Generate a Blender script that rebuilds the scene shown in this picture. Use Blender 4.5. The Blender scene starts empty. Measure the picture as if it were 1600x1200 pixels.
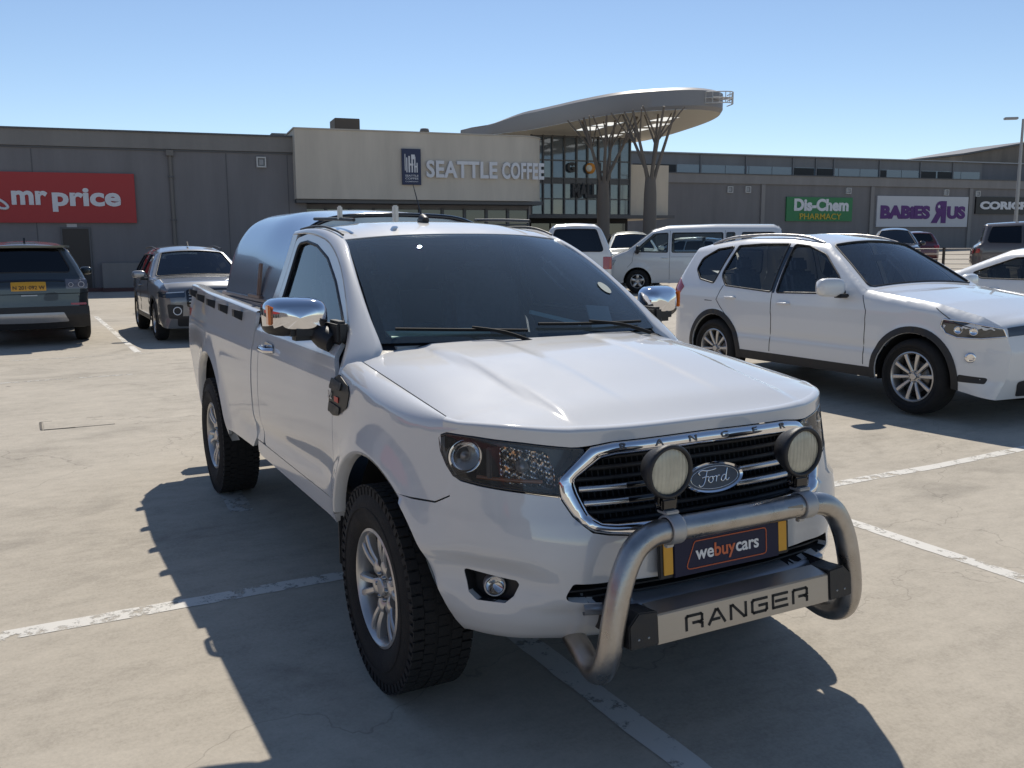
import bpy, bmesh, math, random
import numpy as np
from mathutils import Vector, Matrix
from mathutils.geometry import delaunay_2d_cdt
random.seed(7); np.random.seed(7)
SC=bpy.context.scene; COL=SC.collection
R_=math.radians
# ---------------------------------------------------------------- camera, sky, sun, exposure
CP=(3.16230496,-1.99997003,1.66647277); YAW,PIT,ROL=R_(151.8770453),R_(-8.66416984),R_(-.33679957)
f_=Vector((math.cos(YAW)*math.cos(PIT),math.sin(YAW)*math.cos(PIT),math.sin(PIT))); r0_=Vector((math.sin(YAW),-math.cos(YAW),0)); u0_=r0_.cross(f_)
r_=r0_*math.cos(ROL)+u0_*math.sin(ROL); u_=r_.cross(f_)
cam=bpy.data.cameras.new('camera'); cam.sensor_width=36; cam.lens=1438.54/1600*36; cam.clip_end=3000; cam.clip_start=.05
co=bpy.data.objects.new('camera',cam); COL.objects.link(co); SC.camera=co
co.matrix_world=Matrix(((r_.x,u_.x,-f_.x,CP[0]),(r_.y,u_.y,-f_.y,CP[1]),(r_.z,u_.z,-f_.z,CP[2]),(0,0,0,1)))
SUN=Vector((-.835,.434,1.0)).normalized()      # towards the sun
EL=math.asin(SUN.z); AZ=math.atan2(SUN.y,SUN.x)
W=bpy.data.worlds.new('World'); SC.world=W; W.use_nodes=True
nt=W.node_tree; bg=nt.nodes['Background']; sky=nt.nodes.new('ShaderNodeTexSky'); sky.sky_type='NISHITA'; sky.sun_disc=False
sky.sun_elevation=EL; sky.sun_rotation=math.pi/2-AZ; sky.altitude=1400; sky.air_density=1.0; sky.dust_density=.1; sky.ozone_density=2.0
hs=nt.nodes.new('ShaderNodeHueSaturation'); hs.inputs['Saturation'].default_value=.98; nt.links.new(sky.outputs[0],hs.inputs['Color']); nt.links.new(hs.outputs[0],bg.inputs[0]); bg.inputs[1].default_value=.114
sl=bpy.data.lights.new('sun','SUN'); sl.energy=4.4; sl.angle=R_(.53); sl.color=(1,.935,.83)
so=bpy.data.objects.new('sun',sl); COL.objects.link(so); so.rotation_euler=SUN.to_track_quat('Z','Y').to_euler(); so.location=(0,0,60)
SC.view_settings.view_transform='Standard'; SC.view_settings.look='None'; SC.view_settings.gamma=1; SC.view_settings.exposure=0.0
SC.view_settings.use_curve_mapping=False
try:
    SC.cycles.max_bounces=8; SC.cycles.glossy_bounces=4; SC.cycles.transparent_max_bounces=16; SC.cycles.transmission_bounces=4; SC.cycles.diffuse_bounces=3
    SC.cycles.sample_clamp_indirect=6
except Exception: pass
# ---------------------------------------------------------------- helpers
MATS={}
def mat(name,col=(.5,.5,.5),rough=.5,metal=0,coat=0,spec=.5,coatr=.03,emit=None):
    if name in MATS: return MATS[name]
    m=bpy.data.materials.new(name); m.use_nodes=True; b=m.node_tree.nodes['Principled BSDF']
    b.inputs['Base Color'].default_value=(*col,1); b.inputs['Roughness'].default_value=rough; b.inputs['Metallic'].default_value=metal
    b.inputs['Coat Weight'].default_value=coat; b.inputs['Coat Roughness'].default_value=coatr; b.inputs['Specular IOR Level'].default_value=spec
    MATS[name]=m; return m
def nd(m,t,**k):
    n=m.node_tree.nodes.new(t)
    for a,v in k.items():
        if a[0]=='_': n.inputs[int(a[1:])].default_value=v
        elif a in n.inputs: n.inputs[a].default_value=v
        else: setattr(n,a,v)
    return n
def noisy(m,amt=.12,scale=8,rough_amt=.1,bump=0,bscale=60,detail=6,stretch=(1,1,1),dark=None):
    """vary a material's colour, roughness and relief with noise in object space"""
    N=m.node_tree; b=N.nodes['Principled BSDF']; L=N.links
    tc=nd(m,'ShaderNodeTexCoord'); mp=nd(m,'ShaderNodeMapping'); mp.inputs['Scale'].default_value=stretch; L.new(tc.outputs['Object'],mp.inputs[0])
    n1=nd(m,'ShaderNodeTexNoise',Scale=scale,Detail=detail,Roughness=.62); L.new(mp.outputs[0],n1.inputs[0])
    mr=nd(m,'ShaderNodeMapRange'); mr.inputs[1].default_value=.3; mr.inputs[2].default_value=.7; mr.inputs[3].default_value=1-amt; mr.inputs[4].default_value=1+amt; L.new(n1.outputs[0],mr.inputs[0])
    c=b.inputs['Base Color'].default_value[:3]
    vm=nd(m,'ShaderNodeVectorMath',operation='SCALE'); vm.inputs[0].default_value=c; L.new(mr.outputs[0],vm.inputs['Scale']); L.new(vm.outputs[0],b.inputs['Base Color'])
    r0=b.inputs['Roughness'].default_value
    m2=nd(m,'ShaderNodeMapRange'); m2.inputs[1].default_value=.3; m2.inputs[2].default_value=.7; m2.inputs[3].default_value=max(0,r0-rough_amt); m2.inputs[4].default_value=min(1,r0+rough_amt); L.new(n1.outputs[0],m2.inputs[0]); L.new(m2.outputs[0],b.inputs['Roughness'])
    if bump:
        n2=nd(m,'ShaderNodeTexNoise',Scale=bscale,Detail=4); L.new(mp.outputs[0],n2.inputs[0])
        bp=nd(m,'ShaderNodeBump',Strength=bump,Distance=.01); L.new(n2.outputs[0],bp.inputs['Height']); L.new(bp.outputs[0],b.inputs['Normal'])
    return m
def glass(name,tint,ior=1.5,rough=0.0,film=0.0,filmcol=(.5,.55,.6)):
    if name in MATS: return MATS[name]
    m=bpy.data.materials.new(name); m.use_nodes=True; N=m.node_tree; N.nodes.clear()
    o=N.nodes.new('ShaderNodeOutputMaterial'); t=N.nodes.new('ShaderNodeBsdfTransparent'); t.inputs[0].default_value=(*tint,1)
    g=N.nodes.new('ShaderNodeBsdfGlossy'); g.inputs['Roughness'].default_value=rough; g.inputs[0].default_value=(.95,.97,1,1)
    f=N.nodes.new('ShaderNodeFresnel'); f.inputs[0].default_value=ior; mx=N.nodes.new('ShaderNodeMixShader')
    src=t.outputs[0]
    if film>0:      # thin diffuse film: dust on lenses, bluish reflected sheen painted on windscreens
        d=N.nodes.new('ShaderNodeBsdfDiffuse'); d.inputs[0].default_value=(*filmcol,1); m2=N.nodes.new('ShaderNodeMixShader'); m2.inputs[0].default_value=film
        N.links.new(t.outputs[0],m2.inputs[1]); N.links.new(d.outputs[0],m2.inputs[2]); src=m2.outputs[0]
    N.links.new(f.outputs[0],mx.inputs[0]); N.links.new(src,mx.inputs[1]); N.links.new(g.outputs[0],mx.inputs[2]); N.links.new(mx.outputs[0],o.inputs[0])
    MATS[name]=m; return m
def tag(o,label=None,cat=None,group=None,kind=None):
    if label: o['label']=label
    if cat: o['category']=cat
    if group: o['group']=group
    if kind: o['kind']=kind
    return o
def thing(name,label,cat,loc=(0,0,0),rz=0,group=None):
    o=bpy.data.objects.new(name,None); COL.objects.link(o); o.location=loc; o.rotation_euler=(0,0,rz); o.empty_display_size=.2
    return tag(o,label,cat,group)
def sub(name,parent,loc=(0,0,0)):
    o=bpy.data.objects.new(name,None); COL.objects.link(o); o.parent=parent; o.location=loc; o.empty_display_size=.1; return o
class MB:
    def __init__(s): s.v=[]; s.f=[]; s.n=[]; s.m=[]; s.sm=[]
    def add(s,V,F,N=None,mi=0,smooth=True):
        b=len(s.v); s.v+= [tuple(map(float,p)) for p in V]; s.n+= ([tuple(map(float,p)) for p in N] if N is not None else [None]*len(V))
        for f in F: s.f.append(tuple(int(i)+b for i in f)); s.m.append(mi); s.sm.append(smooth)
        return s
    def mirror(s):
        b=len(s.v); F=list(s.f); s.v+=[(x,-y,z) for x,y,z in s.v]; s.n+=[None if q is None else (q[0],-q[1],q[2]) for q in s.n]
        s.f+=[tuple(i+b for i in reversed(f)) for f in F]; s.m+=s.m[:len(F)]; s.sm+=s.sm[:len(F)]; return s
    def flipped(s):
        r=MB(); r.v=[(x,-y,z) for x,y,z in s.v]; r.n=[None if q is None else (q[0],-q[1],q[2]) for q in s.n]; r.f=[tuple(reversed(f)) for f in s.f]; r.m=list(s.m); r.sm=list(s.sm); return r
    def xf(s,M):
        M=Matrix(M); R=M.to_3x3()
        s.v=[tuple(M@Vector(p)) for p in s.v]; s.n=[None if q is None else tuple((R@Vector(q)).normalized()) for q in s.n]; return s
    def build(s,name,mats,parent=None,auto=None):
        me=bpy.data.meshes.new(name); me.from_pydata(s.v,[],s.f)
        if not isinstance(mats,(list,tuple)): mats=[mats]
        for m in mats: me.materials.append(m)
        me.polygons.foreach_set('use_smooth',s.sm); me.polygons.foreach_set('material_index',s.m)
        me.update()
        if any(q is not None for q in s.n):
            nn=[]; 
            vn=me.vertex_normals
            for i,q in enumerate(s.n): nn.append(q if q is not None else (0,0,0))
            if me.polygons and all(q is not None for q in s.n): me.normals_split_custom_set_from_vertices(nn)
            else:
                ln=[]; 
                cn=[c.vector[:] for c in me.corner_normals]
                for l in me.loops: q=s.n[l.vertex_index]; ln.append(q if q is not None else cn[l.index])
                me.normals_split_custom_set(ln)
        elif auto: me.set_sharp_from_angle(angle=R_(auto))
        o=bpy.data.objects.new(name,me); COL.objects.link(o)
        if parent is not None: o.parent=parent
        return o
    # ---- shapes
    def box(s,c,d,rot=None,bev=0,mi=0,taper=None):
        x,y,z=[q/2 for q in d]; V=[(sx*x,sy*y,sz*z) for sx in(-1,1) for sy in(-1,1) for sz in(-1,1)]
        if taper: V=[(a*(taper[0] if cc>0 else 1),b*(taper[1] if cc>0 else 1),cc) for a,b,cc in V]
        F=[(0,1,3,2),(4,6,7,5),(0,4,5,1),(2,3,7,6),(0,2,6,4),(1,5,7,3)]
        if bev:
            bm=bmesh.new(); vs=[bm.verts.new(p) for p in V]; [bm.faces.new([vs[i] for i in f]) for f in F]
            bmesh.ops.bevel(bm,geom=bm.edges[:]+bm.verts[:],offset=bev,segments=2,affect='EDGES',clamp_overlap=True); bm.verts.index_update()
            V=[tuple(v.co) for v in bm.verts]; F=[[v.index for v in f.verts] for f in bm.faces]; bm.free()
        if rot is not None: V=[tuple(Matrix(rot).to_3x3()@Vector(p)) for p in V]
        return s.add([(p[0]+c[0],p[1]+c[1],p[2]+c[2]) for p in V],F,mi=mi,smooth=False)
    def lathe(s,prof,seg=48,M=None,mi=0,close=False,a0=0,a1=2*math.pi,smooth=True):
        """profile of (radius, height) turned about local z"""
        full=abs(a1-a0-2*math.pi)<1e-6; n=seg if full else seg+1
        V=[]; F=[]; k=len(prof)
        for i in range(n):
            a=a0+(a1-a0)*i/seg; ca,sa=math.cos(a),math.sin(a)
            for r,h in prof: V.append((r*ca,r*sa,h))
        for i in range(seg):
            j=(i+1)%n
            for q in range(k-1+(1 if close else 0)):
                q2=(q+1)%k; F.append((i*k+q,j*k+q,j*k+q2,i*k+q2))
        if M is not None: V=[tuple(Matrix(M)@Vector(p)) for p in V]
        return s.add(V,F,mi=mi,smooth=smooth)
    def disc(s,r,h,seg=32,M=None,mi=0):
        V=[(r*math.cos(2*math.pi*i/seg),r*math.sin(2*math.pi*i/seg),h) for i in range(seg)]
        if M is not None: V=[tuple(Matrix(M)@Vector(p)) for p in V]
        return s.add(V,[tuple(range(seg))],mi=mi,smooth=False)
    def tube(s,pts,r,seg=14,mi=0,caps=True,sub=1,closed=False):
        P=[Vector(p) for p in pts]
        if sub>1: P=[Vector(p) for p in cr(pts,sub,closed)]
        n=len(P); rr=[float(q) for q in np.interp(np.linspace(0,1,n),np.linspace(0,1,len(r)),r)] if isinstance(r,(list,tuple)) else [r]*n
        T=[]
        for i in range(n):
            a=P[(i-1)%n] if closed else P[max(i-1,0)]; b=P[(i+1)%n] if closed else P[min(i+1,n-1)]; T.append((b-a).normalized())
        up=Vector((0,0,1)) if abs(T[0].z)<.9 else Vector((1,0,0)); V=[];F=[]
        nn=(up-T[0]*up.dot(T[0])).normalized()
        for i in range(n):
            nn=(nn-T[i]*nn.dot(T[i])).normalized(); bb=T[i].cross(nn)
            for k in range(seg):
                a=2*math.pi*k/seg; V.append(tuple(P[i]+(nn*math.cos(a)+bb*math.sin(a))*rr[i]))
        for i in range(n if closed else n-1):
            j=(i+1)%n
            for k in range(seg): F.append((i*seg+k,i*seg+(k+1)%seg,j*seg+(k+1)%seg,j*seg+k))
        s.add(V,F,mi=mi)
        if caps and not closed:
            s.add(V[:seg],[tuple(reversed(range(seg)))],mi=mi,smooth=False); s.add(V[-seg:],[tuple(range(seg))],mi=mi,smooth=False)
        return s
    def prism(s,poly,h,M=None,mi=0,bev=0):
        """polygon in local xy, from z=0 to z=h"""
        bm=bmesh.new(); vs=[bm.verts.new((p[0],p[1],0)) for p in poly]; f=bm.faces.new(vs)
        if f.normal.z>0: f.normal_flip()
        r=bmesh.ops.extrude_face_region(bm,geom=[f]); nv=[g for g in r['geom'] if isinstance(g,bmesh.types.BMVert)]
        for v in nv: v.co.z+=h
        bmesh.ops.recalc_face_normals(bm,faces=bm.faces[:])
        if bev:
            top=[e for e in bm.edges if all(abs(v.co.z-h)<1e-6 for v in e.verts)]
            bmesh.ops.bevel(bm,geom=top,offset=bev,segments=2,affect='EDGES',clamp_overlap=True)
        bm.verts.index_update(); V=[tuple(v.co) for v in bm.verts]; F=[[v.index for v in q.verts] for q in bm.faces]; bm.free()
        if M is not None: V=[tuple(Matrix(M)@Vector(p)) for p in V]
        return s.add(V,F,mi=mi,smooth=False)
    def grid(s,A,mi=0,flip=False,closeu=False):
        """A: (n,m,3) array of points"""
        A=np.asarray(A,float); n,m=A.shape[:2]; F=[]
        for i in range(n if closeu else n-1):
            for j in range(m-1):
                q=(i*m+j,((i+1)%n)*m+j,((i+1)%n)*m+j+1,i*m+j+1); F.append(q[::-1] if flip else q)
        return s.add(A.reshape(-1,3),F,mi=mi)
def cr(pts,sub=6,closed=False):
    P=np.array(pts,float); n=len(P); o=[]
    for i in range(n if closed else n-1):
        if closed: p0,p1,p2,p3=P[(i-1)%n],P[i],P[(i+1)%n],P[(i+2)%n]
        else: p0,p1,p2,p3=P[max(i-1,0)],P[i],P[i+1],P[min(i+2,n-1)]
        for k in range(sub):
            t=k/sub; o.append(.5*((2*p1)+(-p0+p2)*t+(2*p0-5*p1+4*p2-p3)*t*t+(-p0+3*p1-3*p2+p3)*t**3))
    if not closed: o.append(P[-1])
    return np.array(o)
def rnd(poly,r=.02,seg=4):
    """round the corners of a polygon; a vertex may carry its own radius as a third value"""
    P=[tuple(p) for p in poly]; n=len(P); o=[]
    for i in range(n):
        p=np.array(P[i][:2],float); rr=P[i][2] if len(P[i])>2 else r
        a=np.array(P[i-1][:2],float)-p; b=np.array(P[(i+1)%n][:2],float)-p; la,lb=np.linalg.norm(a),np.linalg.norm(b)
        if rr<=0 or la<1e-6 or lb<1e-6: o.append(p); continue
        a/=la; b/=lb; ang=math.acos(max(-1,min(1,float(a@b))))
        if ang>3.0: o.append(p); continue
        d=min(rr/math.tan(ang/2),la*.45,lb*.45)
        for k in range(seg+1):
            t=k/seg; o.append((1-t)**2*(p+a*d)+2*t*(1-t)*p+t*t*(p+b*d))
    return np.array(o)
def resample(P,step,closed=True):
    P=np.asarray(P,float); o=[]; n=len(P)
    for i in range(n if closed else n-1):
        a,b=P[i],P[(i+1)%n]; k=max(1,int(math.ceil(np.linalg.norm(b-a)/step)))
        for j in range(k): o.append(a+(b-a)*j/k)
    if not closed: o.append(P[-1])
    return np.array(o)
def inpoly(Q,P):
    x,y=Q[:,0],Q[:,1]; r=np.zeros(len(Q),bool); n=len(P)
    for i in range(n):
        x0,y0=P[i]; x1,y1=P[(i+1)%n]
        if y0==y1: continue
        c=((y0>y)!=(y1>y))&(x<(x1-x0)*(y-y0)/(y1-y0)+x0); r^=c
    return r
def dist_poly(Q,P):
    d=np.full(len(Q),1e9); k=np.zeros(len(Q),int); tt=np.zeros(len(Q))
    for i in range(len(P)):
        a,b=P[i],P[(i+1)%len(P)]; ab=b-a; L=ab@ab
        if L<1e-14: continue
        t=np.clip(((Q-a)@ab)/L,0,1); e=np.hypot(*(Q-a-t[:,None]*ab).T); m=e<d; d[m]=e[m]; k[m]=i; tt[m]=t[m]
    return d,k,tt
def surf_normal(fn,U,V,h=2e-3,sgn=1):
    du=fn(U+h,V)-fn(U-h,V); dv=fn(U,V+h)-fn(U,V-h); n=np.cross(du,dv)*sgn; l=np.linalg.norm(n,axis=1,keepdims=True); l[l<1e-12]=1; return n/l
def panel(fn,outline,holes=(),step=.04,flange=.012,sgn=1,off=0.0,mb=None,mi=0,extra=None,h=2e-3,edge=None,nfn=None,gmask=None):
    """a trimmed sheet of the surface fn(u,v) with turned-in edges; sgn orients the normal"""
    mb=mb or MB(); O=resample(outline,edge or step); HS=[resample(q,(edge or step)) for q in holes]
    lo,hi=O.min(0),O.max(0); gu=np.arange(lo[0]+step/2,hi[0],step); gv=np.arange(lo[1]+step/2,hi[1],step)
    if len(gu) and len(gv):
        G=np.stack(np.meshgrid(gu,gv),-1).reshape(-1,2); k=inpoly(G,O)&(dist_poly(G,O)[0]>step*.35)
        for q in HS: k&=~inpoly(G,q)&(dist_poly(G,q)[0]>step*.35)
        if gmask is not None: k&=gmask(G)
        G=G[k]
    else: G=np.zeros((0,2))
    if extra is not None and len(extra):
        E=np.asarray(extra); k=inpoly(E,O)&(dist_poly(E,O)[0]>1e-4)
        for q in HS: k&=~inpoly(E,q)&(dist_poly(E,q)[0]>step*.2)
        E=E[k]
        if len(G) and len(E):
            m=np.array([np.min(np.hypot(*(E-g).T))>step*.4 for g in G]); G=G[m]
        G=np.concatenate([G,E])
    pts=[O]+HS; A=np.concatenate(pts+[G]); ed=[]; b=0
    for q in pts:
        n=len(q); ed+=[(b+i,b+(i+1)%n) for i in range(n)]; b+=n
    r=delaunay_2d_cdt([Vector(p) for p in A],ed,[],0,1e-6)
    V2=np.array([tuple(v) for v in r[0]]); T=[f for f in r[2]]
    C=np.array([V2[list(f)].mean(0) for f in T]); k=inpoly(C,O)
    for q in HS: k&=~inpoly(C,q)
    T=[T[i] for i in range(len(T)) if k[i]]
    P=fn(V2[:,0],V2[:,1]); N=nfn(V2[:,0],V2[:,1]) if nfn else surf_normal(fn,V2[:,0],V2[:,1],h,sgn)
    if off: P=P+N*off
    T=[tuple(f) if sgn>0 else tuple(reversed(f)) for f in T]
    mb.add(P,T,N,mi=mi)
    if flange:
        for q in pts:
            area=.5*np.sum(q[:,0]*np.roll(q[:,1],-1)-np.roll(q[:,0],-1)*q[:,1]); hole=q is not O
            p=fn(q[:,0],q[:,1]); n_=nfn(q[:,0],q[:,1]) if nfn else surf_normal(fn,q[:,0],q[:,1],h,sgn); p=p+n_*off if off else p; n=len(q)
            lower=p-n_*flange; F=[(i,(i+1)%n,n+(i+1)%n,n+i) for i in range(n)]
            ccw=(area>0)!=hole
            if not ccw: F=[f[::-1] for f in F]
            if sgn>0: F=[f[::-1] for f in F]
            mb.add(np.concatenate([p,lower]),F,None,mi=mi)
    return mb
FONT=None
def text_mb(s,size,ext=.002,bold=0.0,align='CENTER',M=None,shear=0,sp=1.0,mb=None,mi=0,res=4,sx=1.0):
    c=bpy.data.curves.new('lettering','FONT'); c.body=s; c.size=size; c.extrude=ext; c.offset=bold; c.align_x=align; c.align_y='CENTER'; c.shear=shear; c.space_character=sp; c.resolution_u=res
    o=bpy.data.objects.new('lettering',c); COL.objects.link(o); bpy.context.view_layer.update()
    me=bpy.data.meshes.new_from_object(o.evaluated_get(bpy.context.evaluated_depsgraph_get()))
    V=[(v.co.x*sx,v.co.y,v.co.z) for v in me.vertices]; F=[tuple(p.vertices) for p in me.polygons]
    bpy.data.objects.remove(o); bpy.data.curves.remove(c); bpy.data.meshes.remove(me)
    if M is not None: V=[tuple(Matrix(M)@Vector(p)) for p in V]
    return (mb or MB()).add(V,F,mi=mi,smooth=False)
def frame(o,x,y):
    """matrix with local x, y axes along x, y and origin o"""
    x=Vector(x).normalized(); y=Vector(y); y=(y-x*x.dot(y)).normalized(); z=x.cross(y)
    return Matrix(((x.x,y.x,z.x,o[0]),(x.y,y.y,z.y,o[1]),(x.z,y.z,z.z,o[2]),(0,0,0,1)))
def outer(fn,d,sgn=1):
    return lambda u,v: fn(u,v)+surf_normal(fn,u,v,2e-3,sgn)*d
# --- SURF BEGIN
def crv(*tab):
    X=np.array([t[0] for t in tab],float); Y=np.array([t[1] for t in tab],float)
    dl=np.diff(Y)/np.diff(X); m=np.zeros(len(X)); m[0]=dl[0]; m[-1]=dl[-1]
    for i in range(1,len(X)-1):
        if dl[i-1]*dl[i]>0:
            h0,h1=X[i]-X[i-1],X[i+1]-X[i]; w1,w2=2*h1+h0,h1+2*h0
            m[i]=(w1+w2)/(w1/dl[i-1]+w2/dl[i])
    def f(x):
        x=np.clip(np.asarray(x,float),X[0],X[-1]); i=np.clip(np.searchsorted(X,x,'right')-1,0,len(X)-2)
        h=X[i+1]-X[i]; t=(x-X[i])/h
        return (2*t**3-3*t**2+1)*Y[i]+(t**3-2*t**2+t)*h*m[i]+(-2*t**3+3*t**2)*Y[i+1]+(t**3-t**2)*h*m[i+1]
    return f
def sst(a,b,x):
    t=np.clip((np.asarray(x,float)-a)/(b-a),0,1); return t*t*(3-2*t)
NX=3.3; X0F=-.2
FA=crv((.36,.74),(.42,.83),(.48,.872),(.56,.886),(.66,.888),(.74,.878),(.80,.862),(.86,.842),(.94,.82),(1.0,.806),(1.05,.795),(1.10,.775),(1.2,.74))
FB=crv((.34,.82),(.42,.862),(.5,.88),(.6,.886),(.75,.896),(.9,.90),(1.0,.897),(1.08,.89),(1.18,.876),(1.28,.858),(1.40,.845))
def flare(x,z,w=1.0):
    d=0
    for xw in (0.02,-3.22):
        r=np.hypot(x-xw,(z-.42)); d=d+.036*np.exp(-((r-.46)/.10)**2)*sst(.40,.62,z)
    return d*w
def hero_zt(x): return 1.157-.11*x-.03*sst(-.1,-.5,x)*0
def hero_y(x,z):          # half width of the side at (x, z)
    b=FB(z)*(1-.055*sst(-3.3,-4.4,x))
    t=np.clip((x-X0F)/(FA(z)-X0F),0,.999999)
    y=b*(1-t**NX)**(1/NX)
    dip=.016*np.exp(-((z-.70-.05*(x+1.1))/.055)**2)*sst(-.35,-.75,x)*sst(-2.5,-1.9,x)       # door scallop
    sh=.006*sst(1.10,1.14,z)*sst(-4.4,-4.2,x)
    return y+flare(x,z)-dip-sh
# fender side: v is height up to the shoulder, then the turn into the bonnet
SHL=.115
def fender_pt(x,v):
    zt=hero_zt(x); zs=zt-.07
    th=np.clip((v-zs)/SHL,0,1)*np.pi/2
    z=np.where(v<zs,v,zs+(zt-zs)*np.sin(th))
    ys=hero_y(x,np.minimum(z,zs)); ye=np.minimum(.795,ys-.02)
    y=np.where(v<zs,ys,ys-(ys-ye)*(1-np.cos(th)))
    return np.stack([x,-y,z],-1)
def side_pt(x,z): return np.stack([x+0*z,-hero_y(x,z),z+0*x],-1)
_psi=np.linspace(0,np.pi/2,6001); _px=1.08*np.cos(_psi)**(2/NX); _py=.9*np.sin(_psi)**(2/NX)
_s=np.concatenate([[0],np.cumsum(np.hypot(np.diff(_px),np.diff(_py)))])
def s_of_y(y,z): return np.sign(y)*np.interp(np.abs(y)/FB(z),_py/.9,_s)
def y_of_s(s): return np.interp(np.abs(s),_s,_py/.9)
def front_feat(y,z):
    ay=np.abs(y)
    d=.016*sst(.815,.80,z)*sst(.40,.52,ay)*sst(.50,.56,z)        # bumper shelf below headlight
    d=d-.03*np.exp(-(((ay-.74)/.14)**2+((z-.60)/.075)**2)**2)*1.0    # fog lamp hollow
    d=d-.006*sst(.56,.50,z)*sst(.66,.56,ay)
    return d
def front_pt(s,z):
    k=y_of_s(s); ps=np.arcsin(np.clip(k,0,1)**(NX/2)); 
    x=X0F+(FA(z)-X0F)*np.cos(ps)**(2/NX); y=FB(z)*k
    nx=np.clip(np.cos(ps),0,1); ny=np.sin(ps)
    d=front_feat(y,z); fl=flare(x,z)*sst(.35,.8,k)
    return np.stack([x+nx*d, np.sign(s)*(y+ny*d+fl), z+0*x],-1)
# --- SURF END
# ---------------------------------------------------------------- ground
def gz(x,y): return .019*np.maximum(np.asarray(y,float)-4,0)
# ---------------------------------------------------------------- materials
PAINT=mat('white_paint',(.60,.60,.60),.62,0,1.0,spec=.25,coatr=.06); PAINT.node_tree.nodes['Principled BSDF'].inputs['Coat IOR'].default_value=1.75; noisy(PAINT,.02,3,.05)
BLACKPL=noisy(mat('black_plastic',(.018,.018,.02),.5),.2,30,.1,.15,300)
GLOSSBLK=mat('gloss_black',(.008,.008,.01),.12,0,.6)
CHROME=mat('chrome',(.78,.78,.8),.06,1.0)
SATIN=noisy(mat('satin_steel',(.42,.40,.38),.34,1.0),.15,14,.1,.08,120)
SILVER=noisy(mat('silver_plastic',(.42,.42,.43),.35,.6),.05,20,.05)
ALLOY=noisy(mat('alloy',(.56,.54,.52),.34,.75),.06,12,.06)
RUBBER=noisy(mat('tyre_rubber',(.013,.012,.012),.88),.25,20,.1,.3,150)
DARK=mat('dark_void',(.008,.008,.009),.9)
GREYIN=noisy(mat('interior_grey',(.20,.205,.21),.75),.1,20)
SEAT=noisy(mat('seat_cloth',(.20,.20,.21),.9),.15,30,0,.2,200)
HEADL=noisy(mat('headliner',(.55,.54,.52),.9),.05,20)
WGLASS=glass('windscreen_glass',(.80,.88,.88),1.48,0,.075,(.44,.58,.66))
SGLASS=glass('side_glass',(.60,.66,.68),1.6)
TGLASS=glass('tinted_glass',(.05,.055,.065),1.6)
LENS=glass('lamp_lens',(.86,.86,.86),1.38,0,.07,(.5,.46,.42))
YELLOW=noisy(mat('plate_yellow',(.72,.36,.03),.4),.05,20)
NAVY=mat('plate_navy',(.012,.014,.045),.5,0,0,spec=.3)
ORANGE=mat('orange_print',(.62,.14,.05),.45)
WHITEP=mat('white_print',(.78,.78,.78),.45)
RED=mat('red_lens',(.35,.01,.015),.15,0,1)
AMBER=mat('amber_lens',(.75,.18,.02),.15,0,1)
NUT=mat('nut_steel',(.3,.3,.3),.3,1)
FL=mat('frosted_lens',(.52,.49,.38),.28,0,.8); _t=nd(FL,'ShaderNodeTexCoord'); _w=nd(FL,'ShaderNodeTexWave',Scale=22.0,Distortion=.4); _w.bands_direction='Y'; _n=nd(FL,'ShaderNodeTexNoise',Scale=16,Detail=5); _r=nd(FL,'ShaderNodeMapRange'); _r.inputs[1].default_value=.35; _r.inputs[2].default_value=.7; _r.inputs[3].default_value=.78; _r.inputs[4].default_value=1.12
_v=nd(FL,'ShaderNodeVectorMath',operation='SCALE'); _v.inputs[0].default_value=(.52,.49,.38); _b=nd(FL,'ShaderNodeBump',Strength=.5,Distance=.004); _L=FL.node_tree.links
_L.new(_t.outputs['Object'],_w.inputs[0]); _L.new(_t.outputs['Object'],_n.inputs[0]); _L.new(_n.outputs[0],_r.inputs[0]); _L.new(_r.outputs[0],_v.inputs['Scale']); _L.new(_v.outputs[0],FL.node_tree.nodes['Principled BSDF'].inputs['Base Color']); _L.new(_w.outputs['Fac'],_b.inputs['Height']); _L.new(_b.outputs[0],FL.node_tree.nodes['Principled BSDF'].inputs['Normal'])
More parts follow.
